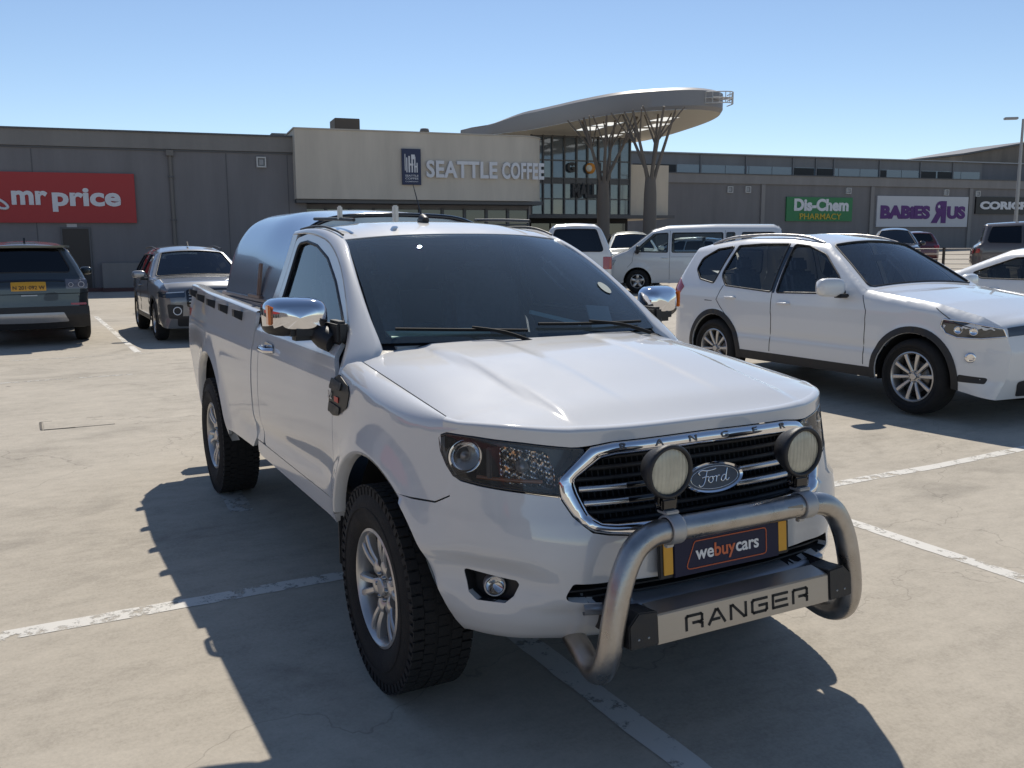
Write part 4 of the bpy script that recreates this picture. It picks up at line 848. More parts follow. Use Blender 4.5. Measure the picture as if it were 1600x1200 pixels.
for k,ch in enumerate('RANGER'):
    x0=-.250+k*.0895
    for s_ in LT[ch]: stroke([(x0+a*.062,-.021+b*.052) for a,b in s_],.0085,Ms,lm)
lm.build('step_lettering',mat('cutout_black',(.012,.012,.012),.7),bar)
for sg in(-1,1):
    m=MB(); m.prism(rnd([(-.055,-.055),(.052,-.052),(.052,.02),(.015,.056),(-.055,.05)] if sg>0 else [(.055,-.055),(-.052,-.052),(-.052,.02),(-.015,.056),(.055,.05)],.008),.10,frame((.93,sg*.415,.502),(0,1,0),(-.1,0,1)),bev=.004); m.build('end_cap',BLACKPL,bar)
    m=MB()
    for dy in(-.018,.018): m.lathe([(0,.006),(.005,.005),(.006,0)],10,frame((1.027,sg*.415+dy,.485),(0,1,0),(0,0,1)))
    m.build('cap_bolt',MATS['nut_steel'],bar)
for sg in(-1,1): MB().box((.80,sg*.44,.50),(.34,.012,.11),bev=.004).build('bar_bracket',BLACKPL,bar)
for sg in(-1,1):      # round spotlights
    c=(.945,sg*.277,.972); M=frame(c,(0,1,0),(0.02,0,1)); m=MB()
    m.lathe([(0,-.075),(.03,-.072),(.058,-.055),(.075,-.02),(.0835,.0),(.086,.012),(.086,.022),(.081,.028),(.0735,.027),(.071,.018)],40,M)
    sp=m.build('spotlight',BLACKPL,T); fl_=mat('frosted_lens',(.50,.47,.36),.28,0,.8)
    b=MB().lathe([(0,.026),(.03,.0255),(.06,.022),(.0735,.017)],36,M); b.build('spotlight_lens',mat('frosted_lens',(.50,.47,.36),.25,0,.7),sp)
    m=MB().box((.945,sg*.277,.868),(.045,.058,.04),bev=.006); m.box((.945,sg*.277-.034,.905),(.022,.006,.08),bev=.002); m.box((.945,sg*.277+.034,.905),(.022,.006,.08),bev=.002)
    m.lathe([(0,.038),(.009,.037),(.010,-.037),(0,-.038)],10,frame((.945,sg*.277,.868),(1,0,0),(0,0,1))); m.build('spotlight_bracket',GLOSSBLK,sp)
    m=MB(); Mc=frame((.978,sg*.277,.794),(1,0,0),(0,0,1)); m.lathe([(.0395,-.024),(.046,-.024),(.047,-.02),(.047,.02),(.046,.024),(.0395,.024)],32,Mc)
    m.box((.958,sg*.277,.846),(.05,.05,.012),bev=.003); m.box((.965,sg*.277,.742),(.018,.030,.02),bev=.003); m.build('clamp',mat('clamp_silver',(.42,.42,.42),.45,.6),sp)
m=MB().prism(rnd([(-.03,-.01),(.035,-.01),(.035,.01),(-.035,.01)],.006),.001,frame((1.0165,.20,.800),(0,1,0),(0,0,1))); m.build('maker_sticker',mat('sticker_grey',(.25,.24,.22),.4,.5),bar)
# cowl, wipers, windscreen
WB=[(-.43,-.700,1.262),(-.34,-.45,1.262),(-.295,-.2,1.262),(-.285,0,1.262)]; WB=WB+[(x,-y,z) for x,y,z in reversed(WB[:-1])]
WTp=[(-1.175,-.585,1.688),(-1.115,-.35,1.708),(-1.09,-.15,1.715),(-1.085,0,1.716)]; WTp=WTp+[(x,-y,z) for x,y,z in reversed(WTp[:-1])]
WBs,WTs=cr(WB,8),cr(WTp,8); nW=len(WBs)
def ws_pt(u,v):     # u 0..1 across, v 0..1 up
    u=np.asarray(u,float); i=u*(nW-1); b=np.stack([np.interp(i,range(nW),WBs[:,k]) for k in range(3)],-1); t=np.stack([np.interp(i,range(nW),WTs[:,k]) for k in range(3)],-1)
    v=np.asarray(v,float)[:,None]; p=b*(1-v)+t*v; bul=.05*4*v*(1-v)*.7; e=(2*u[:,None]-1); return p+np.array([.5,0,.87])*bul+np.array([0,1,0])*np.sign(e)*.010*4*v*(1-v)*np.abs(e)**3
U,V=np.meshgrid(np.linspace(0,1,nW),np.linspace(0,1,24),indexing='ij'); A=ws_pt(U.ravel(),V.ravel()).reshape(nW,24,3)
wsm=MB().grid(A,flip=False); ws=wsm.build('windscreen',WGLASS,T)
def wband(u0,u1,v0,v1,m,off=.002,nu=20,nv=6):
    U,V=np.meshgrid(np.linspace(u0,u1,nu),np.linspace(v0,v1,nv),indexing='ij'); P=ws_pt(U.ravel(),V.ravel())+np.array([.5,0,.87])*off; m.grid(P.reshape(nu,nv,3),flip=False)
m=MB(); wband(0,.035,.0,1,m,-.004,3,20); wband(.965,1,0,1,m,-.004,3,20); wband(.035,.965,.955,1,m,-.004,24,3); wband(.035,.965,0,.05,m,-.004,24,3); m.build('black_border',GLOSSBLK,ws)
m=MB(); pd=[]
for a in np.linspace(0,2*math.pi,24,endpoint=False): pd.append(tuple(ws_pt(np.array([.915+.018*math.cos(a)]),np.array([.36+.055*math.sin(a)]))[0]+np.array([.003,0,.004])))
m.add(pd,[tuple(range(24))],smooth=False); m.build('licence_disc',mat('disc_paper',(.45,.48,.42),.6),ws)
cw=MB(); C0=cr([(-.40,-.74,1.232),(-.375,-.6,1.236),(-.32,-.45,1.232),(-.27,-.2,1.232),(-.26,0,1.232),(-.27,.2,1.232),(-.32,.45,1.232),(-.375,.6,1.236),(-.40,.74,1.232)],6); C1=WBs+np.array([-.02,0,-.004])
C1=np.stack([np.interp(np.linspace(0,1,len(C0)),np.linspace(0,1,nW),C1[:,k]) for k in range(3)],1); cw.grid(np.stack([C0+[.05,0,-.03],C0,(C0+C1)/2+[0,0,-.006],C1],1),flip=True); cw.build('cowl',BLACKPL,T)
WIPM=mat('wiper_black',(.012,.012,.012),.7,0,0,spec=.2)
for (u0,u1,up,v0,v1) in ((.06,.44,.30,.075,.035),(.50,.93,.66,.075,.04)):
    P=[ws_pt(np.array([u]),np.array([v0+(v1-v0)*(i/8)]))[0]+np.array([.008,0,.014]) for i,u in enumerate(np.linspace(u0,u1,9))]; piv=ws_pt(np.array([u1]),np.array([-.03]))[0]+np.array([.03,0,.004]); mid=P[4]+np.array([.004,0,.012])
    wi=MB().tube([tuple(p) for p in P],.0065,6).build('wiper',WIPM,T); MB().tube([tuple(piv),tuple((piv+mid)/2+np.array([.012,0,.012])),tuple(mid)],[.009,.008,.005],7,sub=4).build('wiper_arm',WIPM,wi)
# roof
def roof_x0(y): return -1.085-.09*(np.abs(y)/.585)**2.2
def roof_pt(x,y):
    d=np.clip(roof_x0(y)-x,0,2); r=np.clip(np.abs(y)/.60,0,1.1)
    z=1.717+.078*np.clip(1-np.exp(-d/.22),0,1)-.018*sst(.45,.85,d)
    z=z-(.028+.010*sst(0,.3,d))*r**2.6
    z=z+.004*sst(.40,.36,np.abs(y))*sst(.12,.3,d)
    return np.stack([x+0*y,y+0*x,z],-1)
yy=np.linspace(-.598,.598,31); ro=[(float(roof_x0(y))-.004,y) for y in yy]+[(-1.5,.598),(-1.94,.590),(-1.955,.3),(-1.96,0),(-1.955,-.3),(-1.94,-.590),(-1.5,-.598)]
panel(roof_pt,np.array(ro),step=.035,flange=.02,edge=.03).build('roof',PAINT,T)
# a-pillar and roof side rail (from the windscreen edge to the door gap)
Lo=[(x_,-float(door_y(np.array([x_]),np.array([z_]))[0])-o_,z_) for x_,z_,o_ in ((-.400,1.080,.004),(-.425,1.165,.002),(-.500,1.262,0),(-.609,1.343,0),(-.805,1.477,0),(-.993,1.586,0),(-1.226,1.672,0),(-1.45,1.708,0),(-1.70,1.725,0),(-1.94,1.722,0))]
Li=[(-.33,-.760,1.165),(-.365,-.735,1.215),(-.415,-.703,1.262),(-.58,-.690,1.375),(-.78,-.664,1.500),(-.98,-.628,1.610),(-1.178,-.592,1.694),(-1.42,-.600,1.742),(-1.68,-.602,1.752),(-1.94,-.594,1.742)]
Lo,Li=cr(Lo,7),cr(Li,7); rows=[]
for t in np.linspace(0,1,8):
    b=math.sin(t*math.pi); rows.append(Lo*(1-t)+Li*t+np.array([.003,-.007,.009])*b)
rows=[Lo+[0,.02,0]]+rows+[Li+[0,.012,-.02]]
both('pillar',MB().grid(np.stack(rows,1),flip=True),PAINT)
rb=MB().tube([tuple(p+np.array([0,.004,.010])) for p in Li[43:]],.006,6); both('roof_drip',rb,BLACKPL)
# doors
do=[(-.47,.602,.03),(-.47,1.02,0),(-.465,1.12,0)]+[(float(p[0]),float(p[2])) for p in Lo[21:57:3]]+[(-1.66,1.722,.06),(-1.845,1.70,.05),(-1.845,1.32,.05),(-1.80,1.25,.05),(-1.795,.95,0),(-1.80,.66,.05),(-1.76,.602,.06)]
do=rnd(do,.0); 
win=rnd([(-.600,1.308,.01),(-.74,1.385,.2),(-.95,1.500,.2),(-1.18,1.602,.2),(-1.42,1.662,.2),(-1.62,1.683,.06),(-1.770,1.672,.05),(-1.760,1.50,.1),(-1.735,1.308,.02)],.05,6)
dr=panel(door_pt,do,[win],step=.03,sgn=1,flange=.02,edge=.02); doors=both('door',dr,PAINT)
gl=panel(door_pt,win,step=.05,off=-.012,flange=0)
sealr=resample(win,.02); SP=door_pt(sealr[:,0],sealr[:,1]); sm_=MB().tube([tuple(p) for p in SP+[0,.003,0]],.009,6,closed=True)
belt=MB().tube([tuple(p) for p in door_pt(np.linspace(-1.78,-.57,14),np.full(14,1.292))+np.array([0,-.002,0])],.010,6)
hand=MB(); hz=1.135; hp=[(x,float(-door_y(np.array([x]),np.array([hz]))[0])-o,hz) for x,o in((-1.70,.0),(-1.685,.028),(-1.62,.036),(-1.54,.034),(-1.50,.0))]; hand.tube(hp,.014,8,sub=4)
hc=MB().prism(rnd([(-.09,-.035),(.09,-.03),(.09,.03),(-.09,.035)],.03),.003,frame((-1.59,float(-door_y(np.array([-1.6]),np.array([hz]))[0])-.001,hz),(1,0,0),(0,0,1)))
inner=panel(door_pt,do,[win],step=.08,off=-.045,flange=0)
for i,d in enumerate(doors):
    f=(lambda m: m.flipped()) if i else (lambda m:m)
    f(gl).build('window_glass',SGLASS,d); f(sm_).build('window_seal',BLACKPL,d); f(belt).build('belt_seal',BLACKPL,d); f(hand).build('door_handle',CHROME,d); f(hc).build('handle_cup',GLOSSBLK,d); f(inner).build('door_lining',GREYIN,d)
# sill
so_=np.array([(-.47,.592),(-1.95,.592),(-1.95,.535),(-1.9,.515),(-.5,.505),(-.47,.52)])
both('sill',panel(side_pt,so_,step=.04,sgn=1,flange=.10,off=-.006),PAINT)
# cab rear side and back
cs=rnd([(-1.806,.602,0),(-1.806,.95,0),(-1.806,1.25,.05),(-1.851,1.32,.05),(-1.851,1.722,0),(-1.94,1.722,.0),(-1.95,1.5,0),(-1.945,1.28,0),(-1.945,.602,0)],0)
both('cab_corner',panel(door_pt,cs,step=.03,sgn=1,flange=.02,edge=.03),PAINT)
m=MB(); zb=np.array([.6,.9,1.28,1.4,1.55,1.66,1.722,1.745]); yb=np.append(door_y(np.full(7,-1.94),zb[:7]),.60); 
bk=[(-1.945,-a,b) for a,b in zip(yb,zb)]+[(-1.955,0,1.775)]+[(-1.945,a,b) for a,b in zip(yb[::-1],zb[::-1])]
m.add(bk[:4]+bk[-4:],[tuple(range(8))],smooth=False)
m.add(bk[3:7]+[(-1.945,-.50,1.66),(-1.945,-.52,1.40)],[(0,1,2,3,4,5)],smooth=False); m.add([(p[0],-p[1],p[2]) for p in (bk[3:7]+[(-1.945,-.50,1.66),(-1.945,-.52,1.40)])],[(5,4,3,2,1,0)],smooth=False)
m.add(bk[6:11]+[(-1.945,.50,1.66),(-1.945,-.50,1.66)],[(0,1,2,3,4,5,6)],smooth=False); m.add([bk[3],(-1.945,-.52,1.40),(-1.945,.52,1.40),bk[-4]],[(0,1,2,3)],smooth=False); m.build('cab_back',PAINT,T)
m=MB().add([(-1.946,-.52,1.40),(-1.946,-.50,1.66),(-1.946,.50,1.66),(-1.946,.52,1.40)],[(0,1,2,3)],smooth=False); m.build('rear_window',SGLASS,T)
# side vent badge on the fender
vo=rnd([(-.555,1.130,.015),(-.50,1.148,.02),(-.355,1.118,.015),(-.325,1.095,.02),(-.345,1.035,.02),(-.47,.985,.01),(-.535,.978,.015),(-.585,.985,.02),(-.60,1.04,.02),(-.58,1.06,.01)],.01)
def fen2(x,z): return np.where((x<-.46)[:,None],side_pt(x,z),fender_pt(x,z))
vo=vo*np.array([.92,1])+np.array([.045,0])
vm=panel(fen2,vo,step=.03,off=.005,flange=.012); vents=both('fender_vent',vm,mat('vent_black',(.012,.012,.013),.4,0,0,spec=.3))
for i,d in enumerate(vents):
    for zz in(1.105,1.01):
        q=rnd([(-.50,zz-.022),(-.36,zz-.016),(-.35,zz+.012),(-.49,zz+.020)],.008); a=panel(fen2,q,step=.03,off=.010,flange=.006); (a.flipped() if i else a).build('vent_slot',BLACKPL,d)
    yv=-float(hero_y(np.array([-.46]),np.array([1.055]))[0])-.008
    if i==0: text_mb('3.2',.045,.001,.001,M=frame((-.485,yv,1.057),(1,0,.0),(0,0,1))).build('vent_lettering',SILVER,d); MB().box((-.40,yv,1.05),(.05,.002,.022)).build('vent_mark',mat('vent_red',(.5,.02,.015),.4),d)
# load bed
zr=lambda x: 1.300+.060*(-(x)-1.97)/2.36
bs=[(-1.97,.60,.02),(-1.97,1.1,0)]+[(x,float(zr(x))) for x in(-1.97,-2.6,-3.2,-3.8)]+[(-4.31,float(zr(-4.31)),.05),(-4.33,1.15,0),(-4.30,.90,.05),(-4.20,.80,.04),(-4.10,.62,.06),(-3.78,.50,0)]+arch(-3.23,.455,.508,178,2,28)+[(-2.70,.52,0),(-2.05,.535,.05)]
beds=both('bed_side',panel(side_pt,rnd(bs,0),step=.035,sgn=1,flange=.02,edge=.02),PAINT)
m=MB(); X=np.linspace(-1.97,-4.33,24); yo=hero_y(X,zr(X)); 
m.grid(np.stack([np.stack([X,-yo+o,zr(X)+h],1) for o,h in((-.001,-.012),(-.001,.0),(.006,.008),(.03,.011),(.075,.008),(.080,-.01),(.082,-.12),(.082,-.48))],1),flip=True); both('bed_rail',m,PAINT)
for i in(0,1):
    m=MB(); m.box((-4.335,(-1 if i==0 else 1)*.74,1.02),(.05,.13,.30),bev=.02); m.box((-4.305,(-1 if i==0 else 1)*.826,1.03),(.07,.016,.33),bev=.006); m.build('tail_light',RED,T)
m=MB().box((-4.345,0,1.06),(.04,1.36,.52),bev=.015); m.build('tailgate',PAINT,T)
m=MB().box((-3.15,0,.84),(2.32,1.5,.03)); m.box((-3.23,-.62,.95),(1.0,.22,.24),bev=.04); m.box((-3.23,.62,.95),(1.0,.22,.24),bev=.04); m.box((-2.0,0,1.05),(.03,1.56,.46)); m.build('load_floor',BLACKPL,T)
m=MB().box((-4.38,0,.60),(.16,1.5,.16),bev=.03); m.build('rear_bumper',SATIN,T)
for x,z in((-2.33,1.262),(-2.76,1.272),(-3.18,1.283),(-3.62,1.295),(-4.10,1.307)):
    y=float(hero_y(np.array([x]),np.array([z]))[0])
    for sg in(-1,1):
        m=MB(); Mx=frame((x,sg*(y-.004),z),(1,0,0),(0,sg*.94,.34) ); pr=[(-.030,-.026),(.030,-.026),(.034,.022),(-.026,.022)]
        m.add([(x+a,sg*(y-.003+o),z+b+o*.3) for o in(0,.052) for a,b in((-.030,-.034 if o==0 else -.020),(.030,-.034 if o==0 else -.020),(.028,.022),(-.028,.022))],[(3,2,1,0),(4,5,6,7),(0,1,5,4),(1,2,6,5),(2,3,7,6),(3,0,4,7)],smooth=False); 
        if sg>0: m.f=[tuple(reversed(q)) for q in m.f]
        m.build('rope_hook',BLACKPL,T)
# canopy in the bed
CSEC=np.array([(.735,1.325),(.715,1.40),(.692,1.50),(.655,1.62),(.60,1.72),(.53,1.80),(.44,1.85),(.33,1.876),(.17,1.886),(0,1.89)])
def can_row(x,sc=1.0,dz=0): q=cr([(a*sc,b) for a,b in CSEC],4); f=1-.10*sst(-2.75,-1.95,x); return np.array([(x,-p[0],1.325+(p[1]-1.325)*f*(1-(1-sc)*.6)+dz) for p in q])
XS_=[-3.455,-3.452,-3.44,-3.42,-3.39]+list(np.linspace(-3.3,-1.99,12)); SCs=[.955,.972,.986,.995,1]+[1]*12
m=MB(); m.grid(np.array([can_row(x,q) for x,q in zip(XS_,SCs)]),flip=False); m.mirror(); CAN_=m
CAN=noisy(mat('canopy_grey',(.30,.35,.43),.24,.8,.6,coatr=.06),.01,1,.0)
canopy=m.build('canopy',CAN,T)
e=can_row(-3.455,.955); m=MB(); m.add([tuple(p) for p in e]+[(p[0],-p[1],p[2]) for p in e[::-1][1:]],[tuple(range(2*len(e)-1))],smooth=False); m.build('canopy_end',CAN,T)
e=can_row(-1.992,.995); m=MB(); m.add([tuple(p) for p in e]+[(p[0],-p[1],p[2]) for p in e[::-1][1:]],[tuple(range(2*len(e)-1))[::-1]],smooth=False); m.build('canopy_front',CAN,T)
m=MB(); m.box((-2.72,-.745,1.315),(1.50,.05,.035),bev=.006); m.box((-2.72,-.735,1.345),(1.42,.03,.022),bev=.004); both('canopy_rail',m,mat('rail_brown',(.16,.10,.08),.35,.6))
m=MB(); m.box((-2.42,-.722,1.44),(.06,.012,.24),rot=Matrix.Rotation(-.12,3,'X'),bev=.003); m.box((-2.42,-.730,1.40),(.02,.012,.15),rot=Matrix.Rotation(-.12,3,'X'),bev=.003); m.box((-2.50,-.735,1.36),(.30,.02,.022),bev=.003); both('canopy_latch',m,mat('latch_brown',(.22,.14,.11),.4,.5))
m=MB(); 
fr=[tuple(p+np.array([.005,0,.004])) for p in can_row(-1.985)[::4]]; fr=fr+[(a,-b,c_) for a,b,c_ in reversed(fr[:-1])]
m.tube(fr,.013,8,sub=4); m.build('canopy_front_frame',GLOSSBLK,T)
for sg in(-1,1): MB().tube([(-1.30,sg*.50,1.788),(-1.6,sg*.50,1.80),(-1.98,sg*.50,1.81)],.009,8,sub=5).build('roof_bar',BLACKPL,T)
for (x,y,z,h) in ((-1.52,-.50,1.785,.075),(-.0,0,0,0)):
    if h: MB().box((x,y,z+.035+h/2-.03),(.03,.022,h),bev=.006).build('roof_post',mat('post_white',(.7,.68,.62),.5),T)
MB().box((-1.30,-.28,1.82),(.035,.025,.085),bev=.006).build('roof_post',MATS['post_white'],T)
m=MB(); m.tube([(-1.38,-.08,1.788),(-1.42,-.08,1.802),(-1.47,-.08,1.79)],[.02,.024,.012],10); m.tube([(-1.43,-.08,1.80),(-1.55,-.08,1.99)],[.0042,.002],6); m.build('aerial',BLACKPL,T)
# door mirrors
def mirror(flip):
    f=(lambda m:m.flipped()) if flip else (lambda m:m)
    Q=[]; n=28; rows=[]
    for x,sc,dz in ((-.80,.93,0),(-.785,1.0,0),(-.745,.99,0),(-.71,.93,.0),(-.685,.80,.0),(-.668,.55,.0),(-.662,.0,0)):
        L=[]
        for k in range(n):
            a=2*math.pi*k/n; ca,sa=math.cos(a),math.sin(a); e=.55
            yy=math.copysign(abs(ca)**e,ca)*.130; zz=math.copysign(abs(sa)**e,sa)*.083
            L.append((x-.05*0+(-.25*(abs(yy+.0)) if 0 else 0)+ .16*(-(-yy))*-.0, -.962+yy*sc*1.0, 1.362+zz*sc))
        rows.append(L)
    g=np.array(rows); g[:,:,0]+= (g[:,:,1]+.962)*.30          # swept back at the outer end
    low=g.copy(); 
    # chrome cap above, black tray below
    cap=MB(); F=[]; nr,nk=g.shape[:2]
    V=g.reshape(-1,3); 
    for i in range(nr-1):
        for k in range(nk):
            a=(i*nk+k,i*nk+(k+1)%nk,(i+1)*nk+(k+1)%nk,(i+1)*nk+k); zc=V[list(a)][:,2].mean(); F.append((a,zc))
    cap.add(V,[q for q,z in F if z>1.325]); bl=MB().add(V,[q for q,z in F if z<=1.325])
    h=f(bl).build('side_mirror',BLACKPL,T); f(cap).build('mirror_cap',CHROME,h)
    mg=MB().add([tuple(p) for p in g[0]],[tuple(range(nk))],smooth=False); f(mg).build('mirror_glass',CHROME,h)
    am=MB().tube([(-.70,-.88,1.30),(-.66,-.86,1.275),(-.62,-.835,1.255)],[.045,.05,.045],12,sub=3); am.box((-.62,-.815,1.30),(.15,.05,.10),bev=.012); am.box((-.71,-.900,1.30),(.10,.20,.07),bev=.02); f(am).build('mirror_arm',BLACKPL,h)
    f(MB().box((-.738,-1.077,1.375),(.05,.012,.085),bev=.004)).build('mirror_indicator',AMBER,h)
mirror(0); mirror(1)
# cabin
both('pillar_inner',MB().box((-.52,-.755,1.14),(.14,.10,.14),bev=.01),DARK)
m=MB(); m.box((-1.2,0,.62),(1.5,1.6,.04)); m.box((-.45,0,.9),(.04,1.5,.6)); m.build('cab_floor',GREYIN,T)
m=MB(); m.box((-.50,0,1.185),(.34,1.38,.13),bev=.05); m.box((-.62,-.36,1.235),(.16,.36,.06),bev=.025); m.build('dashboard',mat('dash_grey',(.26,.29,.30),.55),T)
m=MB().tube([(-.80+.06*math.sin(a)*1.0*1,-.36+.19*math.cos(a),1.12+.18*math.sin(a)) for a in np.linspace(0,2*math.pi,28,endpoint=False)],.015,8,closed=True); m.box((-.79,-.36,1.12),(.05,.14,.10),bev=.02); m.box((-.79,-.36,1.12),(.02,.36,.03),bev=.008); m.tube([(-.79,-.36,1.12),(-.55,-.36,1.08)],.03,8); m.build('steering_wheel',BLACKPL,T)
for y in(-.37,.37):
    m=MB(); m.box((-1.35,y,.90),(.5,.50,.16),bev=.05); m.box((-1.63,y,1.22),(.14,.48,.58),rot=Matrix.Rotation(-.25,3,'Y'),bev=.05); m.box((-1.72,y,1.57),(.10,.26,.16),rot=Matrix.Rotation(-.2,3,'Y'),bev=.04); m.build('seat',SEAT,T)
hl_=MB(); yy=np.linspace(-.56,.56,9); hl_.grid(np.array([[(x,y,1.685+.03*sst(-1.15,-1.4,x)*1.6-.02*(y/.56)**2) for y in yy] for x in np.linspace(-1.2,-1.93,8)]),flip=False); hl_.build('headliner',HEADL,T)
m=MB().box((-1.10,0,1.61),(.025,.21,.06),rot=Matrix.Rotation(.15,3,'Y'),bev=.012); m.tube([(-1.09,0,1.63),(-1.06,0,1.69)],.01,6); m.build('rear_view_mirror',BLACKPL,T)
m=MB().box((-.50,.19,1.325),(.010,.34,.018),rot=Matrix.Rotation(.25,3,'Z')@Matrix.Rotation(-.22,3,'X')); m.build('reflection_strip',mat('reflection_cyan',(.60,.85,.82),.7),T)  # solid strip standing in for a cyan reflection in the windscreen
m=MB().box((-.46,-.42,1.292),(.10,.44,.006),rot=Matrix.Rotation(-.1,3,'Z')@Matrix.Rotation(.15,3,'Y')); m.build('reflection_arc',mat('reflection_green',(.60,.80,.62),.7),T)  # pale green reflection along the glass foot, added as a thin sheet
m=MB().box((-.60,.50,1.31),(.006,.15,.12),rot=Matrix.Rotation(-.5,3,'Y')@Matrix.Rotation(.2,3,'Z')); m.build('paper_note',mat('paper_grey',(.40,.45,.46),.7),T)
# chassis
m=MB()
for sg in(-1,1): m.box((-1.9,sg*.42,.52),(4.4,.08,.14),bev=.01)
m.tube([(0,-.7,.388),(0,.7,.388)],.045,10); m.tube([(-3.22,-.7,.388),(-3.22,.7,.388)],.06,12); m.box((-3.22,0,.388),(.28,.30,.26),bev=.08); m.box((.2,0,.45),(.9,.8,.2),bev=.04); m.box((-1.9,.0,.56),(2.6,.7,.12)); m.box((-1.6,-.55,.50),(.7,.2,.2),bev=.04); m.build('chassis',BLACKPL,T)
for x in(0,-3.22):
    for sg in(-1,1): wheel(T,'wheel',(x,sg*.789,.388),sg,w=.238,blocks=True)
# ---------------------------------------------------------------- other vehicles
PAINTS={}
def cpaint(n,c,metal=0,rough=.3):
    return mat(n,c,rough,metal,1.0,coatr=.02)
class Car:
    """body built from a side profile: the sides are Y(x,z), the rest is a skin carried across along the profile"""
    def __init__(s,prof,W,wheels,belt=1.0,tum=.42,cr_=.0,bottom=.25,ra=.40,tuck=.05,crown=None,taper=(.04,.05),wt=.225,flare_=.012):
        s.P=[tuple(p)+(()if len(p)>2 else ()) for p in prof]; s.W=W; s.wheels=wheels; s.belt=belt; s.tum=tum; s.R=ra; s.tuck=tuck; s.bottom=bottom; s.wt=wt; s.fl=flare_
        # dense top profile, vertex: x z rd ry crown
        A=np.array([(p[0],p[1],p[2],p[3],p[4]) for p in prof],float)
        xz=rnd([(a[0],a[1],a[5] if len(a)>5 else .06) for a in prof],.06,5)
        # open the rounded loop: drop the rounding of the two end points
        xz=np.concatenate([[A[0,:2]],xz[6:-6] if False else s._round_open(prof),[A[-1,:2]]])
        L=np.concatenate([[0],np.cumsum(np.hypot(*np.diff(xz,axis=0).T))]); s.L=L; s.xz=xz
        LA=[]; 
        for a in A: LA.append(L[np.argmin(np.hypot(xz[:,0]-a[0],xz[:,1]-a[1]))])
        s.LA=np.array(LA); s.A=A; s.xmin=xz[:,0].min(); s.xmax=xz[:,0].max(); s.taper=taper
        s.crn=crv(*[(l+i*1e-6,a[4]) for i,(l,a) in enumerate(zip(LA,A))])
        s.loop=np.array(list(xz)+s._bottom())
    def _round_open(s,prof):
        r=[];P=[(a[0],a[1],a[5] if len(a)>5 else .06) for a in prof]; 
        full=rnd(P,.06,5)
        # rnd gives 6 points per rounded vertex, 1 per straight one; rebuild by walking
        o=[]; 
        for i in range(1,len(P)-1):
            tri=rnd([P[i-1][:2]+(0,),P[i],P[i+1][:2]+(0,)],0,5); tri=[q for q in tri if not (np.allclose(q,P[i-1][:2]) or np.allclose(q,P[i+1][:2]))]
            o+=tri
        return np.array(o)
    def _bottom(s):
        x1,z1=s.A[-1,:2]; x0,z0=s.A[0,:2]; o=[]
        for xw,zw in sorted(s.wheels):      # from the rear to the front
            zb=s.bottom; dz=zb-zw; h=math.sqrt(max(s.R**2-dz*dz,0)); a0=math.atan2(dz,-h); a1=math.atan2(dz,h)
            if a0<0: a0+=2*math.pi
            if not o: o.append((xw-h-.06,zb+.02)) if (xw-h-.06)>x1+.03 else None
            for a in np.linspace(a0,a1,26): o.append((xw+s.R*math.cos(a),zw+s.R*math.sin(a)))
        return o
    def base(s,x,z):
        W=s.W; t=np.clip((x-s.xmin)/(s.xmax-s.xmin),0,1)
        y=W-s.taper[0]*sst(.65,1.0,t)-s.taper[1]*sst(.35,0,t)
        y=y-s.tuck*np.clip((.55-z)/.35,0,1)**2-.018*np.clip((z-.75)/(s.belt-.75),0,1)**1.5
        d=np.maximum(z-s.belt,0); y=y-s.tum*d-.25*d*d
        y=y-.006*np.exp(-((z-.60)/.04)**2)*1.6*sst(.2,.3,t)*sst(.8,.7,t)+.010*sst(.82,.86,z)*sst(1.0,.92,z/s.belt)
        for xw,zw in s.wheels:
            r=np.hypot(x-xw,z-zw); y=y+s.fl*np.exp(-((r-s.R)/.06)**2)
        return y
    def rdist(s,x,z):
        Q=np.stack([x,z],-1); d,k,t=dist_poly(Q,s.xz_open()); return d,k,t
    def xz_open(s): return s.xz
    def _tables(s):
        X=resample(s.xz,.004,False); L=np.concatenate([[0],np.cumsum(np.hypot(*np.diff(X,axis=0).T))]); rd=np.interp(L,s.LA,s.A[:,2]); ry=np.interp(L,s.LA,s.A[:,3]); it=int(np.argmax(X[:,1]))
        gx=np.linspace(s.xmin,s.xmax,500); k=[]
        for g in gx: m=np.abs(X[:,0]-g)<.012; idx=np.where(m)[0]; k.append(idx[np.argmax(X[idx,1])] if len(idx) else 0)
        s.tT=(gx,X[k,1],rd[k],ry[k]); gz_=np.linspace(X[:,1].min(),X[:,1].max(),400); kf=[];kr=[]
        for g in gz_:
            i=np.where(np.abs(X[:it+1,1]-g)<.012)[0]; kf.append(i[np.argmax(X[i,0])] if len(i) else it); j=it+np.where(np.abs(X[it:,1]-g)<.012)[0]; kr.append(j[np.argmin(X[j,0])] if len(j) else it)
        s.tF=(gz_,X[kf,0],rd[kf],ry[kf]); s.tR=(gz_,X[kr,0],rd[kr],ry[kr])
    def Y(s,x,z):
        if not hasattr(s,'tT'): s._tables()
        x=np.asarray(x,float); z=np.asarray(z,float); x,z=np.broadcast_arrays(x,z); ins=0
        g,a,r,y=s.tT; d=np.interp(x,g,a)-z; R=np.interp(x,g,r); q=np.clip(d/R,0,1); ins=np.interp(x,g,y)*(1-q)**2.3
        for (g,a,r,y),sg in((s.tF,1),(s.tR,-1)): d=(np.interp(z,g,a)-x)*sg; R=np.interp(z,g,r); q=np.clip(d/R,0,1); ins=np.maximum(ins,np.interp(z,g,y)*(1-q)**2.3)
        return s.base(x,z)-ins
